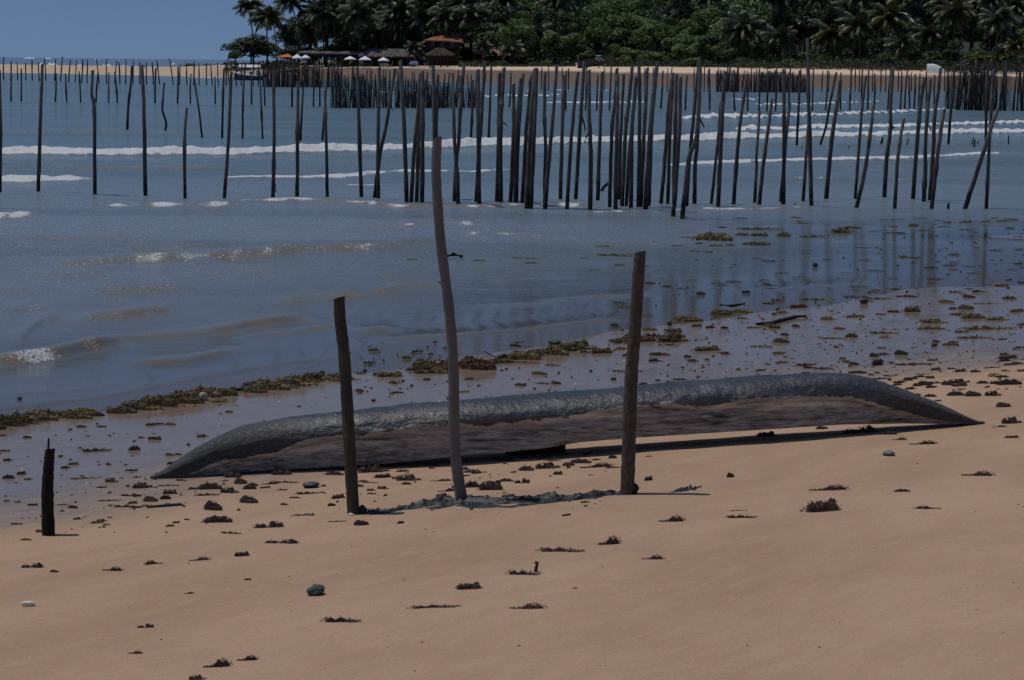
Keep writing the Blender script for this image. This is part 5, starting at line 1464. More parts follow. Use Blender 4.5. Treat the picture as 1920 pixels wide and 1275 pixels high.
def upturned():
    D = 318
    A = on_y(1738, 128, D); B = on_y(1775, 128, D); g = fgz(A.x, D)
    Lg = B.x - A.x
    h = on_y(1745, 120, D).z - g
    root = link('rowing_boat', None, None, (A.x, D, g + h)); root.rotation_euler = (math.pi, 0, -.05)
    tag(root, 'white rowing boat lying upside down at the top of the far beach', 'boat')
    me, gun = hull_mesh(Lg, 1.25, h, WHITEP, 'hull', .02, .9, h * .96)
    link('hull', me, root)
    for g_ in gun:
        MB().tube(g_, [.03] * len(g_), 5, 0, True).build('gunwale', GREYC, root)
    MB().tube([(Lg * .05, 0, -.01), (Lg * .25, 0, -.02), (Lg * .36, 0, -.01)], [.03, .03, .02], 5).build('keel', WHITEP, root)
upturned()

# rocks and the pale round shade on the sand spit
ROCK = plain('dark_rock', (0.050, 0.042, 0.038), .9, .2, .4, 3, .5)
def rock_mesh(seed, sub=2, rough=.28):
    import bmesh
    bm = bmesh.new(); bmesh.ops.create_icosphere(bm, subdivisions=sub, radius=1)
    P = np.array([v.co[:] for v in bm.verts])
    n = fbm(P[:, 0] * 1.3 + seed * 7, P[:, 1] * 1.3 + P[:, 2] * 1.7, seed, 3)
    for v, k in zip(bm.verts, n): v.co *= 1 + rough * 1.6 * k
    me = bpy.data.meshes.new('rock'); bm.to_mesh(me); bm.free(); me.materials.append(ROCK); return me
ROCKS = [rock_mesh(i) for i in range(4)]
RK = [(288, 1.6, .5), (305, 2.2, .55), (340, 2.6, .8), (356, 2.8, 1.0), (364, 1.8, .8), (378, 1.8, .7), (388, 2.2, .7), (402, 2.0, .5), (414, 2.6, .45), (428, 3.0, .6), (438, 2.2, .7)]
for i, (px, w, h) in enumerate(RK):
    D = 425 + (i % 3) * 4; x = xpix(px, D)
    o = link('rock', ROCKS[i % 4], None, (x, D, fgz(x, D) + h * .25)); o.scale = (w * .6, .9, h * .8); o.rotation_euler = (0, 0, i)
    tag(o, f'low dark rock on the sand spit, {ordinal(i + 1)} from the open sea side', 'rock', 'dark rocks on the sand spit')
umbrella(325.5, 117, 121, 9, 420, 'small pale pinkish beach umbrella beside the rocks on the spit', plain('pink_canvas', (.62, .50, .50), .8, .2), group=None)

# ------------------------------------------------------------------ seaweed, shells and flotsam
def weed_mat(name, a, b, c, rough=.7, spec=.3):
    m = Mat(name)
    n = m.noise(m.pos(), 3.5, 3, .6)
    col = m.mix(m.mapr(n, .32, .62), a, b)
    col = m.mix(m.mapr(m.noise(m.pos(), 9, 2), .58, .72), col, c)
    col = m.mix(m.math('MULTIPLY', m.rand(), .5), col, tuple(x * .55 for x in a))
    return m.done(m.principled(col, rough, spec))
K_BROWN = weed_mat('brown_weed', (0.055, 0.036, 0.030), (0.11, 0.068, 0.050), (0.19, 0.135, 0.095))
K_DARK = weed_mat('blackish_weed', (0.034, 0.027, 0.026), (0.066, 0.048, 0.042), (0.11, 0.085, 0.062))
K_OLIVE = weed_mat('olive_weed', (0.095, 0.072, 0.034), (0.185, 0.142, 0.062), (0.26, 0.20, 0.10))
K_RUST = weed_mat('rusty_weed', (0.085, 0.045, 0.024), (0.16, 0.085, 0.040), (0.23, 0.12, 0.055))
KM = {'brown': K_BROWN, 'blackish': K_DARK, 'olive': K_OLIVE, 'rust brown': K_RUST}

def on_surface(px, py):
    p = on_ground(px, py)
    if p.z < -.012:
        p = on_z(px, py, .006)
    return p
def weed_mesh(seed, shape, n=260):
    """tangle of curled fronds, about 1 wide, .5 deep, .3 high"""
    r = random.Random(seed)
    V = []; F = []
    cores = []
    if shape == 'comet':
        cores = [(.28, .34, .19), (.12, .24, .12), (-.05, .18, .07), (-.22, .14, .045), (-.38, .09, .03)]
    elif shape == 'strip':
        cores = [(x, .2, r.uniform(.06, .16)) for x in (-.4, -.25, -.1, .05, .2, .38)]
    elif shape == 'pair':
        cores = [(-.3, .22, .12), (-.18, .16, .09), (.0, .07, .03), (.25, .27, .2), (.37, .18, .14)]
    else:
        cores = [(r.uniform(-.32, .32), r.uniform(.2, .34), r.uniform(.10, .24)) for _ in range(5)] + [(0, .36, .24)]
    lumps = []
    for (cx, rad, h) in cores:
        for _ in range(3):
            lumps.append((cx + r.uniform(-.5, .5) * rad, r.uniform(-.35, .35) * rad, rad * r.uniform(.3, .62), h * r.uniform(.4, 1.0)))
    for (cx, cy, rad, h) in lumps:
        b = len(V); k = 8
        V.append((cx, cy, h))
        for ring, (q, hh) in enumerate(((.42, .93), (.8, .62), (1.0, -.08))):
            for i in range(k):
                a = 6.283 * i / k + ring * .4; f = q * rad * r.uniform(.75, 1.25)
                V.append((cx + f * math.cos(a), cy + f * .65 * math.sin(a), h * hh * r.uniform(.7, 1.25)))
        for i in range(k):
            j = (i + 1) % k
            F.append((b, b + 1 + i, b + 1 + j))
            for q in (0, 1):
                F.append((b + 1 + q * k + i, b + 1 + (q + 1) * k + i, b + 1 + (q + 1) * k + j, b + 1 + q * k + j))
    tot = sum(c[1] for c in cores)
    for (cx, rad, h) in cores:
        for _ in range(int(n * rad / tot)):
            a = r.uniform(0, 6.283); q = rad * r.random() ** .6
            p = Vector((cx + q * math.cos(a), .6 * q * math.sin(a), h * max(0, 1 - (q / rad) ** 4) * r.uniform(.3, 1.0)))
            d = Vector((math.cos(a) + r.uniform(-.9, .9), .7 * math.sin(a) + r.uniform(-.8, .8), r.uniform(-.1, 1.0))).normalized()
            L = r.uniform(.04, .095) * (1.7 if r.random() < .1 else 1); w = r.uniform(.006, .014)
            side = d.cross(Vector((r.uniform(-1, 1), r.uniform(-1, 1), r.uniform(-1, 1)))).normalized() * w
            b = len(V)
            for s in range(4):
                V.append(tuple(p - side * (1 - s * .2))); V.append(tuple(p + side * (1 - s * .2)))
                p = p + d * L / 3; d = (d + Vector((r.uniform(-.5, .5), r.uniform(-.5, .5), r.uniform(-.75, .1)))).normalized()
                if p.z < .0: p.z = .004
            F += [(b + 2 * s, b + 2 * s + 1, b + 2 * s + 3, b + 2 * s + 2) for s in range(3)]
    return mesh_from('seaweed', V, F)
SHAPES = {'round': [weed_mesh(i, 'round') for i in range(4)], 'comet': [weed_mesh(10 + i, 'comet') for i in range(3)],
          'strip': [weed_mesh(20 + i, 'strip', 280) for i in range(3)], 'pair': [weed_mesh(30 + i, 'pair', 280) for i in range(2)]}
for l in SHAPES.values():
    for me in l: me.materials.append(K_BROWN)
SMALL = [weed_mesh(50 + i, 'round', 40) for i in range(3)]
for me in SMALL: me.materials.append(K_BROWN)

def clump(px, py, w, h, shape, mat, seed, name='seaweed_clump', flip=False, depthf=.7):
    p = on_surface(px, py)
    mm = p.y / FPX
    r = random.Random(seed)
    me = SMALL[seed % 3] if (w < 13) else SHAPES[shape][seed % len(SHAPES[shape])]
    o = link(name, me, None, p)
    W = w * mm
    H = max(.22 * W * .3, (h - 4) * mm * .9) / .20
    o.scale = (W * (-1 if flip else 1), W * depthf * r.uniform(.8, 1.3), H)
    o.rotation_euler = (0, 0, r.uniform(-.25, .25))
    # rest on the sloping sand
    gx = 0 if p.z < 0 else (gz(p.x + .1, p.y) - gz(p.x - .1, p.y)) / .2
    o.rotation_euler.y = -math.atan(gx)
    o.material_slots[0].link = 'OBJECT'; o.material_slots[0].material = KM[mat]
    return o

R_, C_, S_, P_ = 'round', 'comet', 'strip', 'pair'
DRY = [(60, 1064, 40, 15, P_), (101, 1073, 20, 9, R_), (209, 1070, 42, 13, C_), (290, 1058, 34, 14, 'C-'), (372, 1051, 40, 12, C_), (457, 1042, 32, 12, R_), (433, 1001, 40, 11, S_), (503, 989, 56, 18, P_),
       (527, 1018, 62, 13, P_), (410, 979, 56, 18, R_), (398, 956, 42, 21, R_), (465, 943, 42, 18, R_), (641, 1166, 70, 18, S_), (272, 1177, 32, 13, P_), (252, 1225, 30, 10, C_), (405, 1251, 52, 22, C_), (462, 1238, 40, 15, C_), (370, 1275, 30, 14, R_),
       (353, 1113, 20, 8, C_), (465, 1087, 15, 7, R_), (815, 1139, 90, 12, S_), (884, 1103, 52, 15, R_), (982, 1078, 60, 18, S_), (985, 1141, 68, 16, C_), (1052, 1034, 84, 16, S_), (1140, 1021, 42, 22, C_), (1222, 1049, 42, 14, C_),
       (1257, 978, 48, 17, C_), (1390, 971, 56, 13, S_), (1385, 958, 32, 7, S_), (1550, 919, 72, 15, C_), (1548, 957, 76, 25, R_), (1692, 922, 30, 10, R_), (1742, 954, 50, 11, 'C-'), (1830, 892, 58, 15, C_), (1076, 1104, 14, 7, C_)]
MIDZ = [(944, 863, 24, 9, R_), (1148, 859, 18, 10, R_), (1090, 868, 42, 13, R_), (1065, 873, 26, 10, R_), (1115, 876, 62, 13, C_), (1150, 877, 28, 8, S_), (1027, 878, 42, 16, R_), (988, 882, 30, 14, R_), (964, 886, 13, 7, R_), (1048, 890, 20, 11, R_), (1110, 891, 15, 6, 'C-'),
        (890, 886, 44, 11, S_), (875, 893, 15, 7, R_), (950, 903, 28, 11, R_), (978, 906, 30, 15, P_), (886, 914, 28, 18, R_), (925, 919, 50, 22, R_), (957, 933, 30, 11, R_), (1218, 901, 18, 13, R_), (1217, 856, 13, 6, R_), (1369, 895, 16, 13, R_),
        (440, 895, 38, 13, R_), (532, 890, 42, 13, R_), (395, 917, 46, 18, R_), (450, 907, 28, 15, R_), (469, 917, 26, 14, R_), (430, 924, 32, 15, R_), (505, 908, 32, 11, C_), (536, 905, 46, 9, S_), (577, 926, 44, 11, S_), (554, 934, 22, 7, R_),
        (532, 947, 18, 8, R_), (390, 929, 42, 11, S_), (637, 934, 28, 12, R_), (621, 948, 17, 9, R_), (628, 890, 36, 11, R_), (700, 885, 52, 17, R_), (721, 895, 36, 11, R_), (735, 874, 26, 11, R_), (776, 876, 22, 8, R_), (809, 879, 15, 7, R_),
        (766, 901, 42, 16, R_), (824, 902, 44, 9, C_), (699, 905, 24, 6, S_), (838, 921, 42, 11, C_), (831, 932, 24, 12, R_), (632, 978, 34, 7, S_), (676, 984, 32, 13, R_), (752, 981, 14, 9, R_), (322, 926, 30, 12, R_), (281, 940, 32, 14, R_),
        (311, 936, 22, 13, R_), (266, 915, 32, 14, R_), (316, 911, 40, 8, S_)]
LEFT = [(17, 897, 24, 12, R_), (42, 889, 19, 10, R_), (53, 899, 15, 7, R_), (140, 871, 22, 9, R_), (123, 878, 16, 9, R_), (180, 846, 54, 13, S_), (253, 844, 22, 14, R_), (293, 824, 30, 10, R_), (265, 821, 13, 7, R_), (380, 819, 20, 9, R_), (317, 854, 20, 9, R_),
        (334, 853, 16, 8, R_), (152, 801, 22, 8, R_), (50, 821, 20, 8, R_), (7, 817, 13, 7, R_), (430, 773, 16, 8, R_), (412, 776, 9, 6, R_), (118, 947, 24, 6, R_), (34, 942, 13, 7, R_), (209, 904, 24, 13, R_), (238, 951, 52, 11, S_), (205, 939, 42, 8, S_), (245, 930, 42, 10, P_),
        (50, 1013, 24, 8, R_), (76, 998, 18, 10, R_), (100, 1005, 16, 6, R_), (160, 897, 60, 8, S_), (12, 940, 14, 7, R_), (410, 760, 12, 6, R_), (205, 971, 12, 7, R_), (157, 970, 10, 6, R_)]
RIGHT_DRY = [(1728, 833, 52, 12, C_), (1685, 825, 28, 10, C_), (1662, 815, 38, 13, C_), (1900, 821, 30, 9, R_), (1897, 794, 34, 17, R_), (1872, 801, 28, 9, C_), (1880, 763, 32, 13, R_), (1610, 810, 62, 18, P_), (1440, 817, 40, 12, R_), (1540, 804, 26, 9, R_),
             (1793, 742, 32, 14, R_), (1823, 743, 34, 14, R_), (1862, 742, 28, 14, R_), (1745, 744, 24, 10, R_), (1720, 742, 16, 9, R_), (1760, 752, 14, 7, R_), (1708, 730, 20, 9, R_), (1733, 722, 34, 12, R_), (1719, 724, 20, 10, R_), (1757, 719, 26, 10, S_),
             (1775, 722, 24, 12, R_), (1797, 718, 36, 12, R_), (1801, 724, 30, 10, R_), (1843, 719, 22, 10, R_), (1893, 721, 48, 16, R_), (1684, 722, 22, 8, R_), (1650, 711, 40, 9, S_), (1710, 711, 32, 9, R_), (1703, 714, 18, 9, R_), (1726, 707, 22, 8, R_), (1600, 700, 18, 9, R_), (1613, 700, 26, 9, R_), (1545, 692, 34, 8, R_)]
WETR = [(1638, 669, 20, 12, R_, 'b'), (1688, 665, 28, 13, R_, 'b'), (1647, 685, 24, 16, R_, 'd'), (1713, 684, 72, 10, S_, 'b'), (1510, 685, 36, 11, S_, 'b'), (1467, 680, 26, 8, R_, 'o'), (1757, 694, 22, 9, R_, 'b'), (1803, 697, 28, 10, R_, 'b'), (1893, 672, 42, 11, R_, 'b'), (1893, 685, 32, 8, R_, 'b'),
        (1860, 690, 32, 8, S_, 'b'), (1733, 702, 30, 7, S_, 'b'), (1330, 657, 58, 13, R_, 'o'), (1463, 642, 36, 12, R_, 'r'), (1427, 650, 42, 8, S_, 'o'), (1573, 617, 26, 8, R_, 'o'), (1597, 632, 24, 13, R_, 'o'), (1563, 635, 48, 8, S_, 'o'), (1657, 625, 54, 10, S_, 'o'), (1660, 633, 22, 7, R_, 'o'),
        (1747, 617, 52, 10, R_, 'o'), (1853, 617, 96, 12, S_, 'o'), (1783, 647, 32, 10, R_, 'o'), (1827, 634, 62, 10, S_, 'o'), (1350, 590, 46, 14, R_, 'o'), (1390, 585, 48, 10, R_, 'o'), (1443, 570, 26, 8, R_, 'o'), (1500, 575, 40, 9, R_, 'r'), (1530, 562, 64, 9, S_, 'o'), (1677, 585, 26, 8, R_, 'b'),
        (1713, 584, 38, 14, R_, 'o'), (1467, 587, 22, 9, R_, 'o'), (1553, 599, 28, 10, R_, 'o'), (1607, 594, 42, 8, R_, 'r'), (1650, 590, 24, 7, R_, 'o'), (1750, 605, 46, 12, R_, 'o'), (1826, 597, 44, 15, R_, 'o'), (1870, 600, 40, 10, R_, 'o'), (1773, 567, 34, 9, R_, 'o'), (1810, 580, 34, 13, R_, 'o'), (1857, 571, 54, 9, S_, 'o'), (1893, 562, 28, 12, R_, 'o'),
        (1645, 560, 50, 8, S_, 'o'), (1700, 556, 44, 6, S_, 'd'), (1640, 548, 26, 5, S_, 'o'), (1600, 556, 40, 6, S_, 'd'), (1795, 590, 26, 8, R_, 'r'), (1905, 585, 24, 9, R_, 'o')]
POOL = [(1340, 450, 74, 20, R_, 'o'), (1390, 441, 28, 9, R_, 'o'), (1427, 442, 36, 10, R_, 'o'), (1420, 458, 54, 10, R_, 'o'), (1345, 461, 30, 7, R_, 'o'), (1290, 445, 28, 5, S_, 'o'), (1470, 443, 26, 13, R_, 'o'), (1580, 436, 42, 15, R_, 'o'), (1527, 444, 62, 9, S_, 'o'), (1597, 427, 38, 7, R_, 'r'), (1423, 430, 84, 7, S_, 'o'),
        (1507, 419, 22, 6, R_, 'o'), (1510, 475, 20, 5, R_, 'o'), (1695, 482, 20, 7, R_, 'o'), (1790, 478, 22, 7, R_, 'o'), (1790, 493, 18, 6, R_, 'o'), (1870, 469, 24, 6, R_, 'o'), (1787, 505, 22, 6, R_, 'o'), (1810, 417, 30, 6, R_, 'o'), (1850, 416, 18, 7, R_, 'o'), (1880, 415, 26, 7, R_, 'o'), (1815, 431, 36, 6, S_, 'o'), (1865, 409, 14, 6, R_, 'o'),
        (1640, 434, 24, 6, S_, 'o'), (1675, 425, 22, 6, R_, 'r'), (1712, 424, 20, 9, R_, 'o'), (1735, 432, 30, 6, S_, 'o'), (1770, 425, 26, 5, S_, 'o'), (1585, 511, 18, 5, S_, 'o'), (1610, 510, 12, 4, R_, 'o'), (1465, 512, 26, 5, S_, 'o'), (1500, 520, 30, 3, S_, 'o'), (1675, 522, 20, 6, S_, 'o'), (1610, 537, 34, 7, S_, 'o'), (1605, 545, 26, 7, R_, 'o'), (1350, 531, 36, 4, S_, 'o'), (1300, 525, 18, 4, S_, 'o'),
        (1133, 464, 32, 8, R_, 'o'), (1153, 479, 72, 6, S_, 'o'), (1000, 485, 30, 5, S_, 'o'), (998, 493, 28, 6, R_, 'o'), (897, 490, 28, 7, R_, 'o'), (775, 487, 24, 6, R_, 'o'), (970, 484, 22, 6, R_, 'o'), (1095, 484, 20, 5, R_, 'r'), (1170, 575, 26, 7, R_, 'o'), (1217, 591, 24, 6, R_, 'o'), (1115, 505, 22, 4, S_, 'o'), (1160, 497, 26, 5, R_, 'o'),
        (1860, 520, 30, 5, S_, 'o'), (1880, 535, 34, 7, R_, 'o'), (1840, 548, 30, 6, R_, 'o'), (1900, 505, 24, 5, S_, 'd'), (1750, 530, 22, 5, S_, 'o')]
WRACK = [(1287, 602, 64, 14, R_, 'o'), (1217, 619, 32, 9, R_, 'o'), (1267, 622, 34, 11, R_, 'o'), (1215, 640, 44, 14, R_, 'r'), (1262, 641, 54, 18, R_, 'r'), (1185, 644, 36, 8, R_, 'r'), (1240, 665, 36, 9, R_, 'r'), (1327, 656, 30, 10, R_, 'o'), (1132, 662, 46, 14, R_, 'r'), (1087, 655, 60, 22, R_, 'o'), (1040, 665, 60, 22, R_, 'o'), (990, 674, 70, 20, R_, 'o'), (950, 672, 36, 14, R_, 'd'),
         (890, 692, 84, 28, R_, 'r'), (835, 690, 60, 22, R_, 'o'), (795, 692, 56, 24, R_, 'o'), (810, 700, 70, 14, S_, 'r'), (735, 706, 54, 14, R_, 'o'), (715, 703, 30, 10, R_, 'o'), (655, 712, 40, 8, S_, 'r'), (620, 714, 56, 12, R_, 'o'), (595, 712, 50, 20, R_, 'o'), (555, 722, 70, 22, R_, 'o'), (510, 730, 76, 24, R_, 'o'), (475, 736, 56, 16, R_, 'o'), (425, 742, 60, 20, R_, 'o'), (385, 744, 70, 26, R_, 'o'), (345, 756, 80, 28, R_, 'o'),
         (305, 762, 80, 26, R_, 'o'), (265, 768, 70, 24, R_, 'o'), (232, 774, 54, 18, R_, 'o'), (415, 754, 40, 10, R_, 'o'), (160, 778, 64, 18, R_, 'o'), (120, 780, 56, 16, R_, 'o'), (80, 784, 60, 22, R_, 'o'), (40, 790, 64, 24, R_, 'o'), (8, 798, 50, 26, R_, 'o'), (-30, 808, 60, 24, R_, 'o'), (985, 680, 50, 8, S_, 'r'), (1165, 655, 24, 9, R_, 'o'), (870, 735, 30, 7, R_, 'o'), (1010, 702, 34, 10, R_, 'o'), (1150, 640, 22, 8, R_, 'd')]
_rw = random.Random(55)
WRACK2 = []
for (a, b) in (((-20, 806), (185, 780)), ((215, 774), (450, 732)), ((450, 734), (640, 709)), ((775, 696), (935, 680)), ((938, 674), (1110, 650)), ((1165, 646), (1290, 632))):
    for _ in range(int((b[0] - a[0]) / 13)):
        f = _rw.random()
        WRACK2.append((a[0] + (b[0] - a[0]) * f, a[1] + (b[1] - a[1]) * f + _rw.uniform(-9, 4) * math.sin(math.pi * min(1, f + .1)), _rw.uniform(26, 60), _rw.uniform(9, 19), 'round', _rw.choice('ooor')))
def size_word(w): return 'large' if w > 55 else ('medium' if w > 30 else ('small' if w > 17 else 'tiny'))
SHW = {R_: 'round tangled', C_: 'comet shaped', S_: 'long flat', P_: 'double lumped'}
CN = {'b': 'brown', 'd': 'blackish', 'o': 'olive', 'r': 'rust brown'}
def place(data, where, group, cols, seed0):
    r = random.Random(seed0)
    items = sorted(data, key=lambda q: q[0])
    cnt = {}
    for i, it in enumerate(items):
        px, py, w, h, sh = it[:5]
        col = CN[it[5]] if len(it) > 5 else r.choice(cols)
        flip = isinstance(sh, str) and sh == 'C-'
        sh = C_ if flip else sh
        o = clump(px, py, w, h, sh, col, seed0 + i * 3 + 1, flip=flip, depthf=.45 if sh in (S_, C_) else .75)
        key = (size_word(w), col)
        cnt[key] = cnt.get(key, 0) + 1
        tag(o, f"{size_word(w)} {col} {SHW[sh]} seaweed clump, {ordinal(cnt[key])} from left {where}", 'seaweed', group)
place([d for d in DRY if d[1] > 1090], 'low on the bare dry sand', 'seaweed clumps scattered on the dry sand', ['brown', 'blackish'], 100)
place([d for d in DRY if d[1] <= 1090], 'just below the sand posts', 'seaweed clumps scattered on the dry sand', ['brown', 'blackish', 'brown'], 400)
place(MIDZ, 'between canoe and posts', 'seaweed clumps in front of the canoe', ['brown', 'blackish', 'brown'], 700)
place(LEFT, 'left of the canoe', 'seaweed clumps on the wet sand left of the canoe', ['blackish', 'brown', 'olive'], 1000)
place(RIGHT_DRY, 'around the canoe right tip', 'seaweed clumps round the right canoe tip', ['brown', 'blackish'], 1300)
place(WETR, 'on wet sand behind the canoe', 'seaweed clumps strewn on the wet sand behind the canoe', ['brown'], 1600)
place(POOL, 'in the shallows before the stakes', 'seaweed clumps awash in the shallows', ['olive'], 1900)
place(WRACK, 'in the waterline wrack', 'heaped seaweed along the waterline', ['olive'], 2200)
# the rest of the weed, too much to count: one tangle along the wrack and one spread of scraps
def mesh_arrays(me):
    v = np.empty(len(me.vertices) * 3, np.float32); me.vertices.foreach_get('co', v)
    return v.reshape(-1, 3), [tuple(p.vertices) for p in me.polygons]
ARR = [mesh_arrays(me) for me in SMALL + SHAPES['round'] + SHAPES['strip']]
def heap(items, name, mats, label, seed):
    r = random.Random(seed); V = []; F = []; MI = []; off = 0; items = [(a, b, c, d * (.8 if c > 24 else 1)) for a, b, c, d in items]
    for px, py, w, h in items:
        p = on_surface(px, py); mm = p.y / FPX
        v, f = ARR[r.randrange(3) if w < 16 else r.randrange(3, len(ARR))]
        a = r.uniform(0, 6.28) if w < 16 else r.uniform(-.4, .4)
        S_ = np.array([w * mm, w * mm * r.uniform(.5, 1.0), max(.06 * w * mm, (h - 3) * mm) / .2])
        q = v * S_; c, s = math.cos(a), math.sin(a)
        q = np.c_[q[:, 0] * c - q[:, 1] * s, q[:, 0] * s + q[:, 1] * c, q[:, 2]] + np.array(p)
        V.append(q); F += [tuple(i + off for i in g_) for g_ in f]; off += len(v)
        MI += [r.randrange(len(mats))] * len(f)
    me = mesh_from(name, np.concatenate(V), F)
    for k in mats: me.materials.append(KM[k])
    me.polygons.foreach_set('material_index', np.array(MI, np.int32))
    tag(link(name, me), label, kind='stuff')
heap([q[:4] for q in WRACK2], 'seaweed_wrack', ['olive', 'olive', 'olive', 'rust brown', 'brown'], 'matted olive and rusty seaweed along the waterline', 1)
_it = []
while len(_it) < 760:
    k = _rw.random()
    if k < .18: px, py = 1960 - 760 * _rw.random() ** 1.3, _rw.uniform(408, 545)
    elif k < .58: px, py = _rw.uniform(1150, 1960), _rw.uniform(540, 740)
    elif k < .75: px, py = _rw.uniform(640, 1300), _rw.uniform(640, 740)
    elif k < .90: px, py = _rw.uniform(230, 1150), _rw.uniform(860, 960)
    else: px, py = _rw.uniform(-20, 420), _rw.uniform(790, 1000)
    if fbm(px / 90, py / 22, 66, 2) + .15 < _rw.uniform(-.35, .5): continue
    w = 5 + 22 * _rw.random() ** 2.2
    _it.append((px, py, w * (1.25 if py < 545 else 1), (3.6 + w * .10) if py < 545 else 3.5 + w * .22))
heap(_it, 'seaweed_scraps', ['brown', 'brown', 'blackish', 'olive', 'rust brown'], 'small ragged weed scraps strewn thickly over the wet sand', 2)
hook = on_ground(1004, 1072)
tag(MB().tube([hook, hook + Vector((.005, 0, .03)), hook + Vector((.010, -.005, .05)), hook + Vector((.0, -.01, .056)), hook + Vector((-.006, -.01, .044))], [.010, .008, .007, .006, .004], 6, 0, True, 1, .1).build('seaweed_stalk', K_DARK), 'upturned hooked seaweed stalk standing at the end of a long clump', 'seaweed')

# flecks of weed, shell and pale stand-ins for glints, too many to count
g = np.random.default_rng(77)
def flecks(name, n, region, mat, s0, s1, label, dens=None):
    V = []
    px = g.uniform(-60, 1980, n * 14); py = g.uniform(region[0], region[1], n * 14)
    P = on_ground_many(px, py)
    ok = (g.random(len(px)) < dens(px, py, P))
    P = [Vector(q) for q in P[ok][:n]]
    n = len(P)
    for p in P:
        s = s0 + (s1 - s0) * g.random() ** 3
        a = g.uniform(0, 6.28); c, q = math.cos(a) * s, math.sin(a) * s
        h = s * g.uniform(.25, .7)
        V += [(p.x - c * 1.4, p.y - q * 1.4, p.z - .001), (p.x + q * .7, p.y - c * .7, p.z), (p.x + c * 1.2, p.y + q * 1.2, p.z), (p.x - q * .7, p.y + c * .7, p.z), (p.x + g.uniform(-.3, .3) * s, p.y, p.z + h)]
    F = []
    for i in range(n):
        b = 5 * i
        F += [(b, b + 1, b + 4), (b + 1, b + 2, b + 4), (b + 2, b + 3, b + 4), (b + 3, b, b + 4)]
    tag(link(name, mesh_from(name, V, F, mat)), label, kind='stuff')
def on_ground_many(px, py):
    D = np.array(fwd)[None] * FPX + np.array(RIGHT)[None] * (px - CX)[:, None] + np.array(UP)[None] * (CY - py)[:, None]
    z = np.zeros(len(px))
    for _ in range(25):
        t = (z - EYE.z) / D[:, 2]
        z = .6 * ground(D[:, 0] * t, D[:, 1] * t) + .4 * z
    t = (z - EYE.z) / D[:, 2]
    return np.c_[D[:, 0] * t, D[:, 1] * t, z]
def d_wet(px, py, P):
    w, f = wetness(P[:, 0], P[:, 1]); t, d = shore_d(P[:, 0], P[:, 1])
    return w * np.where(d > -.1, 1, .25) * (.35 + .65 * (px > 900)) * (.4 + .6 * (px > 1300))
def d_dry(px, py, P):
    w, f = wetness(P[:, 0], P[:, 1])
    return (1 - w) * np.where(py < 960, 1.0, .35)
flecks('weed_bits', 1500, (440, 1000), K_BROWN, .006, .030, 'tiny bits of weed strewn over the wet sand', d_wet)
flecks('dark_bits', 420, (560, 1000), K_DARK, .006, .028, 'tiny dark bits strewn over the wet sand', d_wet)
flecks('dry_weed_bits', 170, (800, 1275), K_BROWN, .003, .011, 'tiny weed bits on the dry sand', d_dry)
SHELLM = plain('pale_shell', (.55, .52, .48), .4, .5, .1)
flecks('shell_glint_bits', 420, (560, 1000), SHELLM, .003, .011, 'tiny pale shell bits and modelled glints on the wet sand', d_wet)  # pale flecks stand in for shell bits and for glints of light
flecks('dry_shell_bits', 70, (820, 1275), SHELLM, .002, .005, 'tiny pale shell bits on the dry sand', d_dry)

# single finds
import bmesh
def lump(name, px, py, w, h, mat, label, cat, seed, rough=.3, group=None, depth=.8):
    p = on_surface(px, py); mm = p.y / FPX
    me = rock_mesh(seed, 3, rough); me.materials.clear(); me.materials.append(mat); me.name = name
    o = link(name, me, None, p + Vector((0, 0, h * mm * .38))); o.scale = (w * mm * .5, w * mm * .5 * depth, h * mm * .5)
    return tag(o, label, cat, group)
STONE = plain('wet_dark_stone', (.040, .044, .044), .45, .5, .4, 6, .3)
STONE2 = plain('blue_grey_stone', (.070, .082, .082), .7, .3, .5, 8, .5)
lump('stone', 592, 1115, 34, 22, STONE2, 'dark blue grey stone lying alone on the dry sand', 'stone', 11)
lump('stone', 448, 732, 26, 12, STONE, 'smooth black stone on the seaweed bank at the waterline', 'stone', 12, .12)
lump('stone', 1620, 569, 15, 11, STONE, 'black stone in the wet sand among olive seaweed', 'stone', 13)
lump('stone', 1528, 500, 11, 9, STONE, 'small black stone standing in the still pool', 'stone', 14)
lump('stone', 1751, 649, 12, 8, STONE, 'black square stone on wet sand right of the canoe hump', 'stone', 15)
lump('stone', 1255, 610, 10, 11, STONE, 'round black stone beside the right post at the waterline', 'stone', 16, .1)
lump('stone', 1092, 653, 15, 9, STONE, 'black stone in the waterline seaweed left of the right post', 'stone', 17, .15)
lump('stone', 1040, 645, 26, 10, STONE, 'long dark stone at the top of the waterline seaweed', 'stone', 18, .15)
lump('stone', 37, 749, 10, 7, STONE, 'small black stone in shallow water at far left', 'stone', 19, .15)
lump('stone', 583, 914, 28, 13, STONE, 'flat black shell like stone on the sand before the canoe', 'stone', 20, .2)
lump('stone', 700, 752, 9, 6, STONE, 'little dark stone behind the canoe beside the left post', 'stone', 21, .2)
lump('stone', 1150, 712, 11, 6, STONE, 'little dark stone behind the canoe next to the right post', 'stone', 22, .2)
lump('stone', 800, 712, 14, 6, STONE, 'dark flat stone behind the canoe left of the tall post', 'stone', 23, .2)
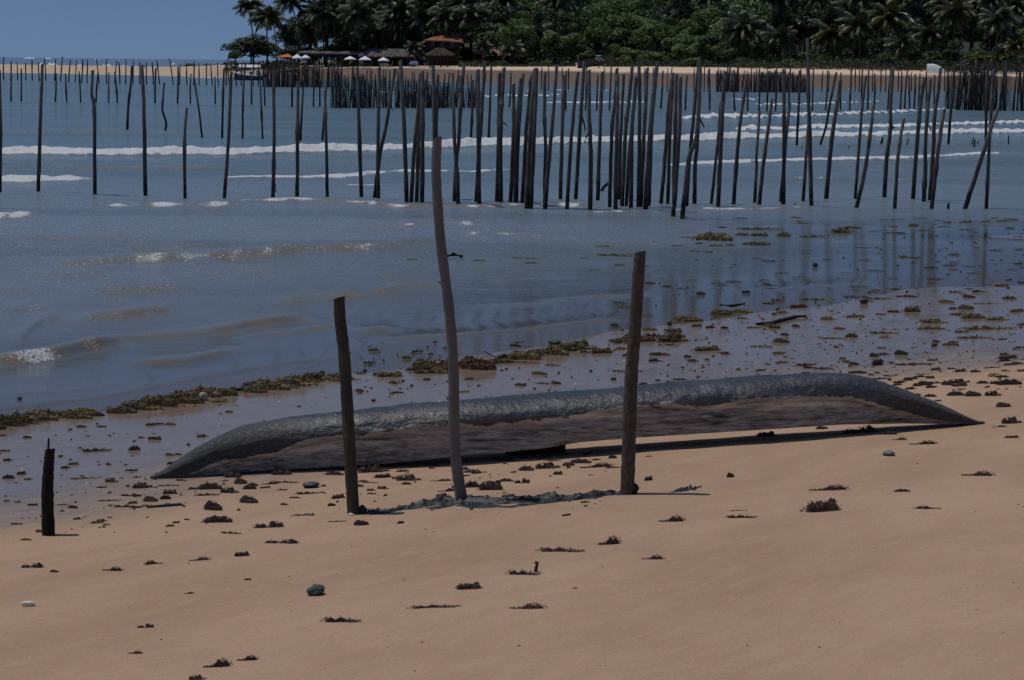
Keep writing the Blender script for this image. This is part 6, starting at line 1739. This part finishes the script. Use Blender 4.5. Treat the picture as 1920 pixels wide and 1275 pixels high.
# coral: a knobbly white head
def coral(px, py, w, h, label):
    p = on_ground(px, py); mm = p.y / FPX; r = random.Random(3)
    o = link('coral_lump', rock_mesh(31, 2, .2), None, p + Vector((0, 0, h * mm * .3)))
    o.data.materials.clear(); o.data.materials.append(plain('coral_base', (.16, .15, .12), .9, .2, .4, 10))
    s = w * mm * .42; o.scale = (s, s * .8, h * mm * .42); tag(o, label, 'coral')
    b = MB()
    for k in range(38):
        a = r.uniform(0, 6.28); e = r.uniform(.05, 1.4)
        c = Vector((math.cos(a) * math.cos(e), math.sin(a) * math.cos(e), math.sin(e)))
        b.tube([c * .75, c * r.uniform(1.05, 1.25)], [.16, .10], 6, 0, True, k, .2)
    b.build('knob', plain('white_coral', (.52, .51, .47), .9, .2, .15, 10), o)
coral(1667, 854, 28, 15, 'small knobbly white coral lump on dry sand below the canoe right end')
coral(469, 916, 18, 9, 'small whitish coral lump among weed before the canoe left half')
p = on_ground(53, 1137)
tag(MB().tube([p + Vector((-.035, 0, .012)), p + Vector((-.02, .0, .016)), p + Vector((.02, 0, .017)), p + Vector((.035, 0, .013))], [.006, .012, .012, .007], 8, 0, True, 2, .1).build('shell', SHELLM), 'long white shell lying on the dry sand at lower left', 'shell')
for i, (px, py, s, lab) in enumerate([(861, 956, .010, 'white pebble at the front edge of the black plastic'), (658, 966, .012, 'white shell at the foot of the left mossy post'), (709, 929, .006, 'tiny white shell between the left and tall posts'), (930, 925, .004, 'tiny white shell below the seaweed right of the tall post'), (1193, 957, .004, 'tiny white shell below the right post')]):
    p = on_ground(px, py); me = rock_mesh(40 + i, 1, .2); me.materials.clear(); me.materials.append(SHELLM)
    o = link('shell', me, None, p + Vector((0, 0, s * .4))); o.scale = (s * 1.7, s, s * .7); tag(o, lab, 'shell')
# sticks and drift wood
def stick(pts, d, mat, label, z=.5, seed=0, name='driftwood_stick', cat='driftwood'):
    P = []
    for px, py in pts:
        p = on_surface(px, py); P.append(p + Vector((0, 0, d * p.y / FPX * z)))
    o0 = P[0].copy(); r = d * P[0].y / FPX / 2
    o = MB().tube([q - o0 for q in P], [r * (.8 if i in (0, len(P) - 1) else 1) for i in range(len(P))], 7, .4, True, seed, .15).build(name, mat, None, o0)
    return tag(o, label, cat)
DRIFT = wood_mat('wet_driftwood', (.022, .020, .019), (.045, .038, .034), .6)
stick([(275, 953), (300, 951), (325, 949), (340, 948), (346, 951)], 5, DRIFT, 'thin dark bent stick lying left of the posts below the canoe tip', seed=1)
stick([(1418, 611), (1445, 609), (1462, 604), (1490, 597), (1512, 596)], 7, DRIFT, 'dark forked driftwood branch on wet sand behind the canoe', seed=2)
stick([(839, 486), (850, 483), (866, 487)], 8, DRIFT, 'short dark piece of driftwood in shallow water beside the tall post', .8, 3)
stick([(1008, 860), (1020, 859), (1034, 857)], 4, DRIFT, 'small flat stick right of the tall post before the canoe', seed=4)
stick([(1092, 854), (1101, 853), (1109, 851)], 5, DRIFT, 'short thick stick close before the canoe support log', seed=5)
stick([(1054, 968), (1070, 966)], 4, DRIFT, 'tiny dark stick on sand below the black plastic', seed=6)
stick([(285, 797), (297, 796), (306, 796)], 4, DRIFT, 'little dark stick on wet sand behind the canoe left end', seed=7)
stick([(908, 663), (920, 670), (930, 674)], 3, DRIFT, 'thin dark twig poking from the waterline seaweed', 1.5, 8)
stick([(1350, 580), (1372, 583), (1395, 578)], 6, DRIFT, 'black branch lying on olive seaweed right of the right post', 1.5, 9)
stick([(487, 916), (501, 915), (507, 914)], 4, wood_mat('tan_stick', (.30, .22, .14), (.20, .14, .09)), 'pale tan stick before the canoe left half', seed=10)
# drink can half buried at the weed bank
p = on_ground(384, 751)
can = link('drink_can', None, None, p); tag(can, 'pale dented drink can lying at the edge of the waterline seaweed', 'can')
CANM = plain('tin', (.30, .28, .25), .4, .6, .2, 5)
MB().tube([(-.03, .06, .03), (-.005, .005, .033), (.0, -.01, .033)], [.032, .033, .030], 14, 0, True).build('body', CANM, can)
MB().tube([(.0, -.010, .033), (.002, -.016, .033)], [.027, .026], 14, 0, True).build('lid', plain('tin_lid', (.42, .40, .37), .3, .7, .1), can)
for i, (px, py, w, lab) in enumerate([(461, 744, 12, 'bright red scrap on wet sand right of the black stone'), (345, 763, 9, 'small red scrap in front of the large seaweed bank'), (366, 763, 7, 'tiny red scrap left of the drink can'), (973, 692, 7, 'small orange scrap behind the canoe right of the tall post'), (1423, 593, 8, 'orange scrap by the olive seaweed on wet sand')]):
    p = on_ground(px, py); s = w * p.y / FPX / 2
    me = mesh_from('plastic_scrap', [(-s, -s * .5, .002), (s, -s * .3, .006), (s * .7, s * .6, .004), (-s * .6, s * .5, .012), (0, 0, .022)], [(0, 1, 4), (1, 2, 4), (2, 3, 4), (3, 0, 4)], plain('red_plastic', (.35, .045, .02), .5, .4, .2))
    tag(link('plastic_scrap', me, None, p), lab, 'scrap')

# crumpled black plastic sheet half buried along the feet of the posts
PLASTIC = Mat('black_plastic')
_n = PLASTIC.noise(PLASTIC.pos(), 30, 3)
PLASTIC = PLASTIC.done(PLASTIC.principled(PLASTIC.mix(PLASTIC.mapr(_n, .4, .7), (.010, .0105, .012), (.034, .036, .040)), .55, .4, PLASTIC.bump(_n, .5, .004)))
def ribbon(pts, widths, heights, name, label, seed, n=420, m=44, cat='plastic sheet'):
    P = [on_ground(*q) for q in pts]
    t = np.linspace(0, 1, len(P)); T = np.linspace(0, 1, n)
    X = np.interp(T, t, [p.x for p in P]); Y = np.interp(T, t, [p.y for p in P])
    W = np.interp(T, t, widths); Hh = np.interp(T, t, heights)
    V = []
    for i in range(n):
        j = np.arange(m); q = j / (m - 1) * 2 - 1
        s = np.full(m, T[i] * np.hypot(P[-1].x - P[0].x, P[-1].y - P[0].y))
        x = X[i] + .02 * vnoise(s * 20, q * 3, seed + 5)
        y = Y[i] + W[i] * (q * (1 + .35 * vnoise(s * 9, q * 0, seed))) * .5 + .04 * W[i] * vnoise(s * 30, q * 4, seed + 9)
        fold = (1 - np.abs(vnoise(s * 5 + q, q * 3.5 - s * 2, seed + 1))) ** 3 * .65 + (1 - np.abs(vnoise(s * 15 - q * 2, q * 8, seed + 2))) ** 3 * .4 + .35 * np.clip(vnoise(s * 3.0, q * .8, seed + 3), 0, 1) - .1
        env = np.clip(1 - np.abs(q) ** 3, 0, 1)
        z = ground(x, y) - .008 + Hh[i] * (fold * env * (.6 + .5 * q))
        V.append(np.c_[x, y, z])
    V = np.concatenate(V); F = grid_faces(n, m)
    o0 = V[0].copy()
    o = link(name, mesh_from(name, V - o0, F, PLASTIC), None, Vector(o0))
    sol = o.modifiers.new('thick', 'SOLIDIFY'); sol.thickness = .002; sol.offset = -1
    return tag(o, label, cat)
ribbon([(668, 961), (700, 962), (735, 959), (770, 953), (830, 946), (880, 944), (960, 944), (1040, 938), (1110, 932), (1165, 927), (1190, 924)], [.06, .11, .14, .22, .34, .35, .32, .26, .20, .15, .06],
       [.035, .05, .05, .06, .08, .08, .08, .09, .08, .06, .035], 'plastic_sheet', 'long crumpled black plastic sheet half buried between the three tall posts', 300)
ribbon([(1258, 924), (1280, 921), (1300, 918), (1317, 913)], [.03, .12, .13, .03], [.02, .075, .06, .03], 'plastic_sheet', 'small grey black plastic scrap right of the right post', 320, 40, 14)
ribbon([(530, 970), (560, 967), (580, 966), (590, 967)], [.02, .05, .06, .02], [.015, .03, .045, .02], 'plastic_sheet', 'little dark plastic shred left of the mossy post', 330, 36, 10)
p = on_ground(1190, 924)
lump('plastic_wad', 1188, 926, 24, 22, PLASTIC, 'black plastic wad heaped against the foot of the right post', 'plastic', 51, .4)
lump('plastic_wad', 680, 962, 20, 18, PLASTIC, 'black plastic wad heaped against the foot of the left mossy post', 'plastic', 52, .4)
